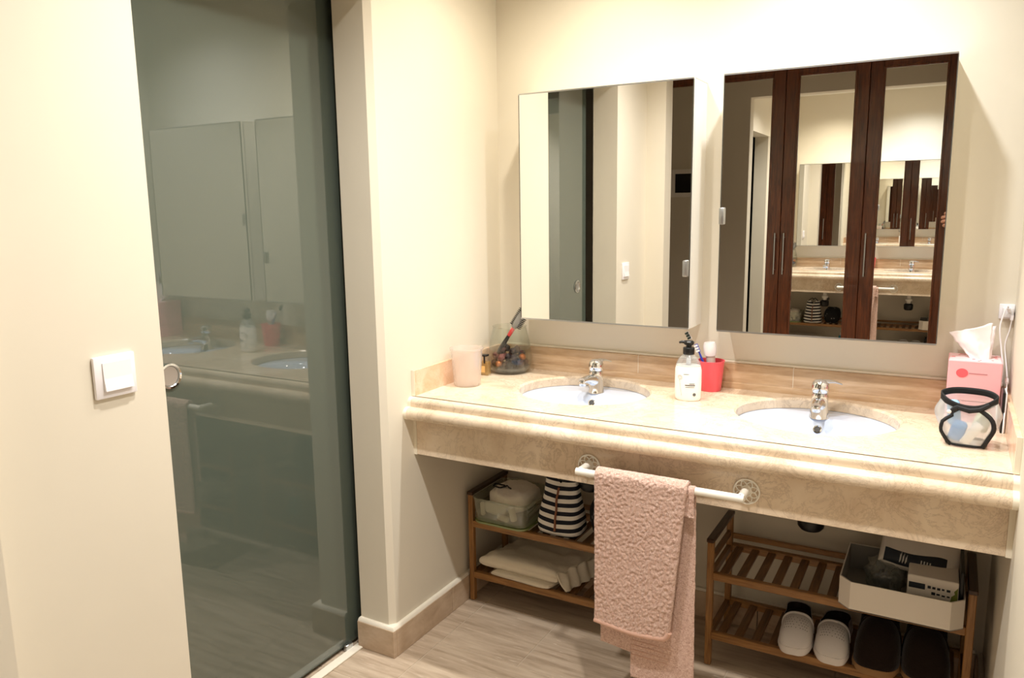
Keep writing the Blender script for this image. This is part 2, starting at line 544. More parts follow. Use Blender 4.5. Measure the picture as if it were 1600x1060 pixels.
parts.append(MB().box((0.012, -0.012, CZ + 0.084), (W - 0.012, 0.0, CZ + 0.091), 0.002, 1).build('splash_caulk', M_CAULK))
parts.append(MB().box((ST, -0.027, CZ - 0.002), (W - ST, -0.0195, CZ + 0.021), 0.0025, 2).build('splash_foot', M_SPLASH, smooth=False))
for x0, x1 in ((0.0, ST), (W - ST, W)):
    parts.append(MB().box((x0, CF_Y, CZ - 0.002), (x1, -0.021, CZ + 0.085), 0.001, 1).build('side_splash', M_PINKST, smooth=False))
    parts.append(MB().box((x0, CF_Y - 0.002, CZ), (x1, CF_Y, CZ + 0.086), 0.0005, 1).build('splash_end', M_TRIMP, smooth=False))
# underside board carrying the slab
place(van, *parts)

# ------------------------------------------------------------------ sinks and faucets
def smooth(t):
    t = max(0.0, min(1.0, t)); return t * t * (3 - 2 * t)
def sink_z(x, y, cx, cy):
    e = math.sqrt(((x - cx) / 0.192) ** 2 + ((y - (cy - 0.045)) / 0.135) ** 2)
    return ZT - 0.001 - 0.125 * smooth((1.05 - e) / 0.75)
def make_sink(i, cx, cy, label):
    root = empty('wash_basin', (cx, cy, 0.70), label, 'sink', 'oval basins set under the counter')
    b = MB()
    n, m_ = 72, 26
    rings = []
    for j in range(1, m_ + 1):
        s_ = 1.06 * j / m_
        rings.append([b.bm.verts.new((cx + SA * s_ * math.cos(2 * PI * k / n), cy + SB * s_ * math.sin(2 * PI * k / n),
                    sink_z(cx + SA * s_ * math.cos(2 * PI * k / n), cy + SB * s_ * math.sin(2 * PI * k / n), cx, cy))) for k in range(n)])
    c0 = b.bm.verts.new((cx, cy, sink_z(cx, cy, cx, cy)))
    for k in range(n): b.bm.faces.new((c0, rings[0][k], rings[0][(k + 1) % n]))
    for A, B in zip(rings, rings[1:]):
        for k in range(n): b.bm.faces.new((A[k], B[k], B[(k + 1) % n], A[(k + 1) % n]))
    # outer shell under the bowl
    low = [[b.bm.verts.new((cx + SA * 1.06 * q * math.cos(2 * PI * k / n), cy + SB * 1.06 * q * math.sin(2 * PI * k / n), z)) for k in range(n)] for q, z in ((1.0, ZT - 0.02), (0.85, ZT - 0.09), (0.5, ZT - 0.145), (0.12, ZT - 0.15))]
    seq = [rings[-1]] + low
    for A, B in zip(seq, seq[1:]):
        for k in range(n): b.bm.faces.new((A[k], B[k], B[(k + 1) % n], A[(k + 1) % n]))
    b.bm.faces.new(low[-1])
    o1 = b.build('bowl', M_CERAMIC, angle=60)
    yd = cy - 0.045; zd = sink_z(cx, yd, cx, cy)
    o2 = MB().lathe([(0.0, 0.006), (0.018, 0.005), (0.024, 0.003), (0.027, 0.0), (0.027, -0.003)], 28, (cx, yd, zd), cap0=False, cap1=False).build('drain_cap', M_CHROME)
    # overflow hole high on the back slope, below the faucet
    yo = cy + 0.066
    zo = sink_z(cx, yo, cx, cy)
    dz = (sink_z(cx, yo + 0.004, cx, cy) - sink_z(cx, yo - 0.004, cx, cy)) / 0.008
    nrm = Vector((0, -dz, 1)).normalized()
    Mo = Matrix.Translation((cx, yo, zo)) @ Vector((0, 0, 1)).rotation_difference(nrm).to_matrix().to_4x4()
    o3 = MB().lathe([(0.0125, -0.003), (0.0125, 0.002), (0.009, 0.0028), (0.0085, 0.0005)], 24, cap0=False, cap1=False, M=Mo).build('overflow_ring', M_CHROME)
    o4 = MB().lathe([(0.009, 0.0008), (0.0, 0.0009)], 24, cap0=False, cap1=False, M=Mo).build('overflow_hole', M_DARKHOLE)
    place(root, o1, o2, o3, o4)
    return root
make_sink(0, *SINKS[0], 'oval white ceramic basin beside the glass bowl end of the counter')
make_sink(1, *SINKS[1], 'oval white ceramic basin nearest the pink tissue box')

def make_faucet(x, y, z, rz, lev_a, label):
    root = empty('basin_faucet', (x, y, z), label, 'faucet', 'chrome mixer faucets')
    b = MB()
    # body: flared foot rising to a rounded shoulder
    b.lathe([(0.0290, 0.0), (0.0285, 0.003), (0.0265, 0.014), (0.0245, 0.035), (0.0240, 0.055), (0.0245, 0.066), (0.0235, 0.074), (0.018, 0.078)], 28, sy=1.05)
    body = b.build('body', M_CHROME, root)
    b = MB()
    def sp(u, v):
        t = u
        cy_ = -0.004 - 0.088 * t
        cz_ = 0.040 + 0.020 * math.sin(min(1, t * 1.15) * PI * 0.5) - 0.004 * t
        rx = 0.0205 - 0.0075 * t; rz_ = 0.022 - 0.0115 * smooth(t * 1.1)
        a = 2 * PI * v
        return (rx * math.cos(a), cy_, cz_ + rz_ * math.sin(a))
    V = b.grid(sp, 14, 20, closev=True)
    b.bm.faces.new(V[-1]); b.bm.faces.new(V[0][::-1])
    spout = b.build('spout', M_CHROME, root)
    aer = MB().lathe([(0.0105, 0.0), (0.0115, 0.002), (0.0115, 0.016), (0.0105, 0.018)], 20, M=Matrix.Translation((0, -0.087, 0.038))).build('aerator', M_CHROME, root)
    b = MB()
    b.lathe([(0.0215, 0.077), (0.0250, 0.082), (0.0258, 0.095), (0.0235, 0.107), (0.016, 0.115), (0.0, 0.118)], 28, cap1=False)
    cap = b.build('lever_cap', M_CHROME, root)
    b = MB()
    def lev(u, v):
        t = u
        w_ = 0.0175 - 0.008 * t
        h_ = 0.0075 - 0.0045 * t
        a = 2 * PI * v
        return (w_ * math.cos(a), 0.002 + 0.062 * t, 0.1085 + 0.005 * math.sin(t * PI) - 0.007 * t + h_ * math.sin(a))
    V = b.grid(lev, 12, 14, closev=True)
    b.bm.faces.new(V[-1]); b.bm.faces.new(V[0][::-1])
    lever = b.build('lever', M_CHROME, root)
    lever.rotation_euler = (0, 0, math.radians(lev_a))
    dot = MB().lathe([(0.0032, 0.0), (0.003, 0.001), (0.0, 0.0012)], 14, cap1=False, M=Matrix.Translation((0, -0.0258, 0.094)) @ Matrix.Rotation(PI / 2, 4, 'X')).build('temperature_dot', M_DARKHOLE, root)
    root.rotation_euler = (0, 0, rz)
    return root
make_faucet(0.466, -0.146, ZT - 0.001, math.radians(-8), -18, 'chrome mixer faucet on the basin beside the glass bowl end')
make_faucet(1.200, -0.152, ZT - 0.001, math.radians(2), -58, 'chrome mixer faucet on the basin nearest the tissue box')

# drain pipes under the basins
def make_trap(x, y, label):
    root = empty('drain_trap', (x, y, 0.46), label, 'drain pipe', 'drain traps under the basins')
    t = MB().lathe([(0.019, 0.0), (0.019, 0.16)], 20, (x, y, 0.535)).build('tailpiece', M_RAIL)
    nut = MB().lathe([(0.028, 0.0), (0.030, 0.004), (0.030, 0.02), (0.026, 0.024)], 16, (x, y, 0.560)).build('coupling_nut', M_RAIL)
    cup = MB().lathe([(0.014, -0.002), (0.030, 0.0), (0.038, 0.010), (0.040, 0.03), (0.040, 0.05), (0.030, 0.06), (0.022, 0.062)], 26, (x, y, 0.478)).build('bottle_trap', M_BLACKPL)
    arm = MB().tube([(x, y, 0.52), (x, y + 0.06, 0.525), (x, 0.0, 0.53)], 0.018, 14).build('outlet_pipe', M_BLACKPL)
    place(root, t, nut, cup, arm)
make_trap(0.470, -0.20, 'black drain trap under the basin behind the striped bag')
make_trap(1.200, -0.20, 'black drain trap above the rack holding the clogs')

# ------------------------------------------------------------------ mirror cabinets
def make_cabinet(x0, x1, pull_x, pull_z, label):
    z0, z1 = 1.0596, 1.8451
    root = empty('mirror_cabinet', ((x0 + x1) / 2, -0.07, z0), label, 'mirror cabinet', 'mirror cabinets over the basins')
    ps = []
    b = MB()
    yb = -MD + 0.022
    b.box((x0, yb, z0), (x0 + 0.016, 0.0, z1)); b.box((x1 - 0.016, yb, z0), (x1, 0.0, z1))
    b.box((x0 + 0.016, yb, z0), (x1 - 0.016, 0.0, z0 + 0.016)); b.box((x0 + 0.016, -0.006, z0 + 0.016), (x1 - 0.016, 0.0, z1 - 0.016))
    b.box((x0 + 0.016, yb, z1 - 0.016), (x1 - 0.016, 0.0, z1 - 0.001))
    ps.append(b.build('body', M_LACQ, smooth=False))
    ps.append(MB().box((x0, yb, z1 - 0.001), (x1, 0.0, z1 + 0.001)).build('top_panel', M_ALU, smooth=False))
    ps.append(MB().box((x0 + 0.004, yb - 0.004, z0 + 0.004), (x1 - 0.004, yb + 0.001, z1 - 0.004)).build('door_gap_shade', M_BLACKG, smooth=False))  # black sheet standing in for the shade between door and body
    d = MB().box((x0, -MD + 0.004, z0), (x1, yb - 0.004, z1), 0.0008, 1).build('door', M_LACQ, smooth=False)
    ps.append(d)
    t = 0.0045
    mir = MB().box((x0 + 0.002, -MD, z0 + t), (x1 - 0.002, -MD + 0.0039, z1 - t)).build('mirror_pane', M_MIRROR, smooth=False)
    fr = []
    for za, zb in ((z0, z0 + t), (z1 - t, z1)):
        fr.append(MB().box((x0, -MD - 0.001, za), (x1, -MD + 0.004, zb)).build('edge_strip', M_SATIN, smooth=False))
    for xa, xb in ((x0 - 0.0005, x0 + 0.002), (x1 - 0.002, x1 + 0.0005)):
        fr.append(MB().box((xa, -MD - 0.0006, z0 + t), (xb, -MD + 0.004, z1 - t)).build('edge_strip', M_EDGE, smooth=False))
    pull = MB().box((pull_x - 0.008, -MD - 0.012, pull_z - 0.026), (pull_x + 0.008, -MD - 0.0005, pull_z + 0.026), 0.003, 2).build('finger_pull', M_SATIN)
    place(root, *ps)
    for o in [mir, pull] + fr:
        o.parent = d
        # door keeps world coordinates: only the empty's offset is undone once, on the door
    return root
make_cabinet(0.1721, 0.7895, 0.777, 1.257, 'mirror cabinet above the glass bowl, finger pull low on its edge')
make_cabinet(0.8818, 1.4964, 0.8885, 1.422, 'mirror cabinet above the red cup and pink tissue box')

# ------------------------------------------------------------------ wardrobe with mirrored doors
WZ0, WZ1 = 0.08, 2.330
wr = empty('wardrobe', (0.54, -3.25, 0.0), 'dark walnut wardrobe with tall mirrored doors facing the vanity', 'wardrobe')
ps = []
BX = [-1.38, -0.90, -0.42, 0.06, 0.54, 1.022, 1.506, 1.988, 2.47]
b = MB()
b.box((BX[0], -3.58, 0.0), (BX[-1], -3.56, 2.36)); b.box((BX[0], -3.56, 2.335), (BX[-1], YW - 0.02, 2.36))
b.box((BX[0], -3.56, 0.0), (BX[-1], YW - 0.05, 0.075))
b.box((BX[0], -3.56, 0.075), (BX[0] + 0.02, YW - 0.02, 2.335)); b.box((BX[-1] - 0.02, -3.56, 0.075), (BX[-1], YW - 0.02, 2.335))
ps.append(b.build('carcass', M_DARKW, smooth=False))
ps.append(MB().box((BX[0], -3.56, 2.36), (BX[-1], YW - 0.01, CEIL)).build('top_fascia', M_WALL, smooth=False))
HX = {0: 1, 1: 0, 2: 1, 3: 1, 4: 0, 5: 0, 6: 1, 7: 0}
for i in range(8):
    x0, x1 = BX[i] + 0.0015, BX[i + 1] - 0.0015
    s_ = 0.072
    y0, y1 = YW - 0.018, YW + 0.008
    b = MB()
    for lo, hi in (((x0, y0, WZ0), (x0 + s_, y1, WZ1)), ((x1 - s_, y0, WZ0), (x1, y1, WZ1)),
                   ((x0 + s_, y0, WZ0), (x1 - s_, y1, WZ0 + 0.09)), ((x0 + s_, y0, WZ1 - 0.075), (x1 - s_, y1, WZ1))):
        b.box(lo, hi, 0.002, 1)
    d = b.build('door', M_DARKW, smooth=False)
    d['label'] = 'dark walnut framed mirror door'
    b = MB()
    e = 0.010
    xa, xb, za, zb = x0 + s_, x1 - s_, WZ0 + 0.09, WZ1 - 0.075
    for lo, hi in (((xa - 0.004, YW, za), (xa + e, y1 + 0.003, zb)), ((xb - e, YW, za), (xb + 0.004, y1 + 0.003, zb)),
                   ((xa, YW, za - 0.004), (xb, y1 + 0.003, za + e)), ((xa, YW, zb - e), (xb, y1 + 0.003, zb + 0.004))):
        b.box(lo, hi, 0.003, 2)
    bead = b.build('glazing_bead', M_DARKW, d, smooth=False)
    MB().box((xa - 0.002, YW - 0.005, za - 0.002), (xb + 0.002, YW, zb + 0.002)).build('mirror_panel', M_MIRROR, d, smooth=False)
    hx = x1 - 0.026 if HX[i] else x0 + 0.026
    b = MB()
    b.tube([(hx, y1 + 0.028, 1.012), (hx, y1 + 0.028, 1.278)], 0.0055, 12)
    for z in (1.04, 1.25):
        b.tube([(hx, y1 - 0.001, z), (hx, y1 + 0.028, z)], 0.0045, 10)
    b.build('handle', M_SATIN, d)
    ps.append(d)
place(wr, *ps)

# small framed picture on the passage side of the partition
pic = empty('framed_picture', (-0.385, PY1, 1.53), 'small dark square picture in a pale frame on the passage wall', 'picture')
b = MB()
px0, px1, pz0, pz1 = -0.50, -0.27, 1.53, 1.75
for lo, hi in (((px0, PY1 - 0.02, pz0), (px0 + 0.035, PY1, pz1)), ((px1 - 0.035, PY1 - 0.02, pz0), (px1, PY1, pz1)),
               ((px0 + 0.035, PY1 - 0.02, pz0), (px1 - 0.035, PY1, pz0 + 0.035)), ((px0 + 0.035, PY1 - 0.02, pz1 - 0.035), (px1 - 0.035, PY1, pz1))):
    b.box(lo, hi, 0.002, 1)
f_ = b.build('frame', M_LACQ, smooth=False)
a_ = MB().box((px0 + 0.03, PY1 - 0.008, pz0 + 0.03), (px1 - 0.03, PY1 - 0.001, pz1 - 0.03)).build('dark_panel', M_BLACKG, smooth=False)
place(pic, f_, a_)

# ------------------------------------------------------------------ ceiling downlights (fittings)
for i, (lx, ly, lw, lc) in enumerate(LAMPS):
    lab = ['round recessed ceiling downlight above the basin by the glass bowl', 'round recessed ceiling downlight above the basin by the tissue box',
           'round recessed ceiling downlight in mid room near the glass door', 'round recessed ceiling downlight in mid room before the tissue box side'][i]
    root = empty('ceiling_downlight', (lx, ly, CEIL), lab, 'downlight', 'recessed ceiling downlights')
    r1 = MB().lathe([(0.036, 0.0), (0.038, -0.006), (0.050, -0.005), (0.052, 0.0)], 32, (lx, ly, CEIL), cap0=False, cap1=False).build('trim_ring', M_ALU)
    r2 = MB().lathe([(0.0, -0.002), (0.036, -0.002)], 32, (lx, ly, CEIL), cap0=False, cap1=False).build('lens', mat('lamp_lens', (255, 250, 240), 0.4, emit=(255, 246, 228), estr=6.0))
    place(root, r1, r2)

# ------------------------------------------------------------------ towel rail and towel
RY, RZ = -0.660, 0.713
rail = empty('towel_rail', (0.86, CF_Y, RZ), 'white towel rail with two pierced flower rosettes on the apron', 'towel rail')
ps = []
ps.append(MB().tube([(0.628, RY, RZ), (1.098, RY, RZ)], 0.0105, 18).build('bar', M_RAIL))
for rx in (0.636, 1.088):
    elbow = MB().tube([(rx, CF_Y - 0.002, RZ), (rx, CF_Y - 0.04, RZ), (rx, RY - 0.004, RZ)], [0.011, 0.0105, 0.0105], 18).build('arm', M_RAIL)
    b = MB()
    # pierced rosette: outer ring, inner ring and eight overlapping petal loops
    def ring(c, r, rr, n=36):
        pts = [(c[0] + r * math.cos(2 * PI * k / n), CF_Y - 0.003, c[1] + r * math.sin(2 * PI * k / n)) for k in range(n + 1)]
        b.tube(pts, rr, 6, caps=False)
    ring((rx, RZ - 0.005), 0.0335, 0.0022)
    ring((rx, RZ - 0.005), 0.0125, 0.0020)
    for q in range(8):
        a = 2 * PI * q / 8
        ring((rx + 0.0185 * math.cos(a), RZ - 0.005 + 0.0185 * math.sin(a)), 0.0145, 0.0016, 20)
    ro = b.build('rosette', M_RAIL)
    cap = MB().lathe([(0.013, 0.0), (0.013, 0.006), (0.011, 0.008)], 20, M=Matrix.Translation((rx, CF_Y, RZ)) @ Matrix.Rotation(PI / 2, 4, 'X')).build('rosette_hub', M_RAIL)
    ps += [elbow, ro, cap]
place(rail, *ps)

m = mat('pink_terry', (214, 176, 158), 0.95, sheen=0.3, spec=0.1)
v = coords(m)
n1 = ntex(m, v, 215, 3, 0.7, 1.2)
setcol(m, ramp(m, n1, [(0.30, (182, 138, 120)), (0.5, (224, 188, 172)), (0.68, (244, 218, 206))]))
bump(m, n1, 0.7, 0.008)
M_TERRY = m
m = mat('pink_towel_hem', (212, 172, 154), 0.9, sheen=0.2, spec=0.1)
v = coords(m, (1, 1, 1)); bump(m, ntex(m, v, 420, 2), 0.4, 0.002)
M_HEM = m
tow = empty('bath_towel', (0.83, RY, 0.10), 'dusty pink terry bath towel folded over the white rail', 'towel')
def drape(name, xl, xr, z_end_front, z_end_back, rad, thick, wav, material, nx=70, npath=230, seed=0.0, slope=0.0, taper=0.0):
    """A folded cloth slab hanging over the rail: a path in (y, z) swept along x, with thickness."""
    up, dn = RZ, None
    def path(t, x):
        fx = (x - xl) / (xr - xl)
        ef = z_end_front(fx); eb = z_end_back(fx)
        Lf = up - ef; La = PI * rad; Lb = up - eb
        tot = Lf + La + Lb
        s_ = t * tot
        if s_ < Lf:
            return (RY - rad, ef + s_, (Lf - s_))
        if s_ < Lf + La:
            a = PI - (s_ - Lf) / rad
            return (RY + rad * math.cos(a), up + rad * math.sin(a), 0.0)
        return (RY + rad, up - (s_ - Lf - La), s_ - Lf - La)
    b = MB()
    def P(u, w):
        x = xl + (xr - xl) * u
        # closed loop in w: outer skin there, inner skin back
        outer = w < 0.5
        t = w * 2 if outer else (1 - w) * 2
        t = min(max(t, 0.0), 1.0)
        y, z, hang = path(t, x)
        r2 = rad
        if not outer:
            # inner skin
            y2 = RY + (y - RY) * (rad - thick) / rad
            z2 = RZ + (z - RZ) * ((rad - thick) / rad if z > RZ else 1.0)
            y, z = y2, z2
        k = min(1.0, hang / 0.25)
        side = -1 if y < RY else 1
        wv = wav * k * (0.6 * math.sin(9 * x + 2.0 * z + seed) + 0.5 * math.sin(21 * x - 5 * z + seed * 2))
        y += wv
        if side > 0: y = min(y, CF_Y - 0.004 if z > 0.64 else 9)
        d = 0.0
        if outer:
            d = 0.0030 * noise.noise(Vector((x * 125, y * 125 + seed, z * 125))) + 0.0012 * noise.noise(Vector((x * 260, seed, z * 260)))
        # soft rounded side edges
        e = min(u, 1 - u)
        rnd = min(1.0, e / 0.02)
        y += (1 - math.sqrt(max(0.0, 1 - (1 - rnd) ** 2))) * (thick * 0.45) * (1 if (outer and y < RY) or (not outer and y > RY) else -1)
        x -= taper * u * max(0.0, RZ - z) / 0.44
        x += 0.0016 * noise.noise(Vector((z * 40, seed, u * 2))) + slope * (RZ - z) * (0.5 if u < 0.5 else 1.0)
        return (x, y - d if y < RY else y + d, z)
    V = b.grid(P, nx, npath, closev=True)
    for row in (V[0], V[-1]):      # close the two open sides
        for j in range(1, npath // 2 - 1):
            b.bm.faces.new((row[j], row[j + 1], row[npath - j - 1], row[npath - j]))
    o = b.build(name, material, angle=180)
    return o
ff = drape('front_fold', 0.692, 0.955, lambda f: 0.284 + 0.0 * f - 0.010 * math.sin(f * PI) + 0.02 * max(0.0, f - 0.93) / 0.07 * (f - 0.93) / 0.07, lambda f: 0.40, 0.024, 0.011, 0.004, M_TERRY, 130, 640, 0.3, 0.0, 0.040)
bf = drape('back_fold', 0.790, 0.972, lambda f: 0.64, lambda f: 0.118 + 0.012 * f, 0.0125, 0.0045, 0.003, M_TERRY, 90, 520, 1.7, 0.012)
bl = drape('inner_flap', 0.700, 0.795, lambda f: 0.66, lambda f: 0.205 - 0.01 * f, 0.0135, 0.0045, 0.002, M_TERRY, 50, 460, 2.9, 0.0)
# woven border bands near the hem of the long back fold, and the piping of the front fold
b = MB()
for z in (0.19, 0.205, 0.22, 0.235):
    b.tube([(0.792 + 0.0 + 0.012 * 0.5 * 0.5, RY + 0.0085, z), (0.975, RY + 0.0085, z)], 0.0016, 6)
bands = b.build('woven_band', M_HEM)
b = MB()
b.tube([(0.692 + 0.223 * f, RY - 0.0190 + 0.004 * (0.6 * math.sin(9 * (0.692 + 0.263 * f) + 0.568 + 0.3) + 0.5 * math.sin(21 * (0.692 + 0.263 * f) - 1.42 + 0.6)), 0.283 - 0.010 * math.sin(f * PI) + 0.02 * max(0.0, f - 0.93) / 0.07 * (f - 0.93) / 0.07) for f in [k / 30 for k in range(31)]], 0.0082, 10)
hem = b.build('hem', M_HEM)
tg = MB().box((0.742, RY - 0.004, 0.262), (0.768, RY - 0.002, 0.288)).build('care_tag', mat('care_tag_fabric', (232, 222, 210), 0.8), smooth=False)
place(tow, ff, bf, bl, bands, hem, tg)

# ------------------------------------------------------------------ bamboo racks
def make_rack(x0, x1, label):
    root = empty('bamboo_shoe_rack', ((x0 + x1) / 2, -0.17, 0), label, 'rack', 'slatted bamboo racks under the vanity')
    yf, yb = -0.302, -0.040
    pw = 0.020
    ps = []
    for x in (x0, x1 - pw):
        for y in (yf, yb - pw):
            ps.append(MB().box((x, y, 0.0), (x + pw, y + pw, 0.415 if y == yf else 0.415), 0.002, 1).build('leg', M_BAMBZ, smooth=False))
        ps.append(MB().box((x - 0.002, yf - 0.004, 0.415), (x + pw + 0.002, yb + 0.004, 0.428), 0.003, 2).build('side_top_rail', M_CAPRAIL, smooth=False))
        for z in (0.300, 0.100):
            ps.append(MB().box((x + 0.003, yf + pw, z - 0.012), (x + pw - 0.003, yb - pw, z + 0.012), 0.001, 1).build('side_rail', M_BAMBY, smooth=False))
        ps.append(MB().box((x + 0.004, yf + pw, 0.345), (x + pw - 0.004, yb - pw, 0.365), 0.001, 1).build('side_rail', M_BAMBY, smooth=False))
    for z in (0.305, 0.104):
        for y in (yf, yb - 0.018):
            ps.append(MB().box((x0 + pw, y, z - 0.013), (x1 - pw, y + 0.018, z + 0.012), 0.002, 1).build('shelf_rail', M_BAMBX, smooth=False))
        n = int((x1 - x0 - 2 * pw) / 0.05)
        st = (x1 - x0 - 2 * pw) / n
        for k in range(n):
            xc = x0 + pw + st * (k + 0.5)
            ps.append(MB().box((xc - 0.0125, yf + 0.010, z - 0.004), (xc + 0.0125, yb - 0.008, z + 0.006), 0.0015, 1).build('slat', M_BAMBY, smooth=False))
    ps.append(MB().box((x0 + pw, yb - 0.014, 0.335), (x1 - pw, yb - 0.002, 0.352), 0.0015, 1).build('back_rail', M_BAMBX, smooth=False))
    place(root, *ps)
    return root
make_rack(0.022, 0.735, 'slatted bamboo rack holding the plastic box and striped bag')
make_rack(0.913, 1.640, 'slatted bamboo rack holding the white tray and clogs')
SH1, SH0 = 0.317, 0.116   # shelf surfaces

# ------------------------------------------------------------------ things on the counter
def obj_at(root, *objs):
    place(root, *objs)
    return root

# translucent tumbler
x, y = 0.078, -0.372
t = MB()
t.lathe([(0.0, 0.0), (0.044, 0.0), (0.0465, 0.004), (0.0555, 0.124), (0.0585, 0.126), (0.0590, 0.132), (0.0570, 0.133), (0.0540, 0.125), (0.0450, 0.006), (0.0, 0.004)], 44, (x, y, CZ), cap0=False, cap1=False)
tag(t.build('plastic_tumbler', M_FROSTP), 'empty frosted plastic tumbler standing by the side splash', 'tumbler')

# perfume bottle
x, y = 0.046, -0.205
root = empty('perfume_bottle', (x, y, CZ), 'small square perfume bottle with black ribbon between tumbler and bowl', 'perfume bottle')
b = MB().box((x - 0.024, y - 0.013, CZ), (x + 0.024, y + 0.013, CZ + 0.070), 0.003, 2)
g1 = b.build('bottle', M_CLEAR)
b = MB().box((x - 0.0215, y - 0.0105, CZ + 0.003), (x + 0.0215, y + 0.0105, CZ + 0.052), 0.002, 1)
g2 = b.build('perfume', thin_glass('amber_perfume', (244, 226, 184), 0.05, (236, 208, 150), 0.3))
g3 = MB().box((x - 0.013, y - 0.010, CZ + 0.070), (x + 0.013, y + 0.010, CZ + 0.100), 0.002, 2).build('stopper', M_CLEAR)
b = MB()
b.box((x - 0.0145, y - 0.0115, CZ + 0.071), (x + 0.0145, y + 0.0115, CZ + 0.077), 0.001, 1)
b.box((x + 0.006, y - 0.0155, CZ + 0.046), (x + 0.013, y - 0.0132, CZ + 0.077), 0.0008, 1)
b.box((x - 0.010, y - 0.0155, CZ + 0.060), (x - 0.004, y - 0.0132, CZ + 0.077), 0.0008, 1)
g4 = b.build('ribbon', M_BLACKPL, smooth=False)
g5 = MB().box((x - 0.014, y - 0.0138, CZ + 0.012), (x + 0.010, y - 0.0128, CZ + 0.036)).build('label_patch', mat('gold_label', (216, 176, 112), 0.5), smooth=False)
place(root, g1, g2, g3, g4, g5)

# glass bowl with dried flowers and a hair brush
BX0, BY0 = 0.102, -0.112
b = MB()
b.lathe([(0.0, 0.0), (0.052, 0.0), (0.066, 0.004), (0.076, 0.016), (0.0815, 0.040), (0.0805, 0.075), (0.075, 0.115), (0.066, 0.155), (0.062, 0.170), (0.0645, 0.174),
         (0.063, 0.175), (0.0595, 0.170), (0.0635, 0.155), (0.0725, 0.115), (0.0775, 0.075), (0.0785, 0.042), (0.073, 0.020), (0.063, 0.009), (0.0, 0.008)], 48, (BX0, BY0, CZ), cap0=False, cap1=False)
tag(b.build('glass_bowl', M_CLEAR), 'tall rounded clear glass bowl holding dried flowers', 'glass bowl')
tag_base = MB().lathe([(0.0, 0.0085), (0.058, 0.0095), (0.069, 0.016), (0.0735, 0.024), (0.0725, 0.024), (0.066, 0.0175), (0.0, 0.0105)], 40, (BX0, BY0, CZ), cap0=False, cap1=False).build('dark_base', mat('smoky_glass_base', (54, 52, 50), 0.15), bpy.data.objects['glass_bowl'])
pot_cols = [(66, 36, 28), (46, 28, 26), (92, 46, 42), (120, 64, 62), (50, 36, 40), (80, 52, 34), (36, 24, 22)]
rnd = random.Random(3)
buds = []
layers = [(0.0275, 0.0, 1, 0), (0.0275, 0.036, 6, 0.2), (0.035, 0.057, 8, 0.5), (0.056, 0.020, 4, 0.3), (0.060, 0.050, 7, 0.1), (0.084, 0.028, 4, 0.9)]
k = 0
for z, r, n, ph in layers:
    for q in range(n):
        a = ph + 2 * PI * q / n
        bx, by, bz = BX0 + r * math.cos(a), BY0 + r * math.sin(a), CZ + z + rnd.uniform(-0.002, 0.003)
        gold = k in (4, 12, 19)
        col = (214, 132, 76) if gold else pot_cols[k % 7]
        mm = mat('copper_bauble', (176, 104, 58), 0.3, metal=0.6) if gold else mat('dried_petal_%d' % (k % 7), col, 0.8)
        rr = 0.0135 if gold else rnd.uniform(0.0145, 0.0165)
        b = MB()
        sd = rnd.uniform(0, 50)
        def blob(u, v):
            th, phi = PI * u, 2 * PI * v
            d = Vector((math.sin(th) * math.cos(phi), math.sin(th) * math.sin(phi), math.cos(th)))
            f = 1.0 if gold else 0.86 + 0.32 * noise.noise(d * 2.6 + Vector((sd, 0, 0)))
            return (bx + d.x * rr * f, by + d.y * rr * f, bz + d.z * rr * f)
        b.grid(blob, 9, 12, closev=True)
        o = b.build('copper_bauble' if gold else 'dried_flower', mm, angle=180)
        if gold: tag(o, 'small shiny copper ball among dried flowers in the glass bowl', 'bauble', 'copper balls in the glass bowl')
        else: tag(o, 'dried brown or purple flower head inside the glass bowl', 'dried flower', 'dried flowers in the glass bowl')
        k += 1
# brush: leaning out of the bowl
p0 = Vector((BX0 - 0.036, BY0 - 0.030, CZ + 0.070)); p1 = Vector((BX0 + 0.066, BY0 - 0.004, CZ + 0.236))
dv = (p1 - p0); Lb = dv.length; dn = dv.normalized()
Mb = Matrix.Translation(p0) @ Vector((0, 0, 1)).rotation_difference(dn).to_matrix().to_4x4()
root = empty('hair_brush', p0, 'black vent hair brush with red collar leaning in the glass bowl', 'hair brush')
h1 = MB().lathe([(0.0, 0.0), (0.006, 0.002), (0.009, 0.02), (0.0085, 0.05), (0.0065, 0.078), (0.0062, 0.084)], 16, cap0=False, M=Mb).build('handle', M_BLACKPL)
h2 = MB().lathe([(0.0066, 0.083), (0.0074, 0.088), (0.0074, 0.112), (0.0066, 0.117)], 16, M=Mb).build('collar', mat('red_collar', (206, 62, 62), 0.4))
b = MB(); b.lathe([(0.0066, 0.116), (0.014, 0.124), (0.016, 0.14), (0.016, Lb - 0.02), (0.010, Lb - 0.004), (0.0, Lb)], 18, cap1=False, sy=0.6, M=Mb)
h3 = b.build('head', mat('grey_brush_head', (132, 130, 124), 0.5))
b = MB()
for q in range(11):
    for s_ in (-1, 0, 1):
        base = Mb @ Vector((0.005 * s_ + 0.010, 0.003 * s_, 0.128 + q * 0.0066))
        tip = Mb @ Vector((0.024, 0.008 * s_, 0.129 + q * 0.0066))
        b.tube([base, tip], 0.0013, 5)
        base = Mb @ Vector((-0.010 + 0.004 * abs(s_), 0.006 * s_, 0.128 + q * 0.0066)); tip = Mb @ Vector((-0.019, 0.010 * s_, 0.129 + q * 0.0066))
        b.tube([base, tip], 0.0013, 5)
h4 = b.build('bristles', M_BLACKPL)
tag(h4, kind='stuff')
place(root, h1, h2, h3, h4)

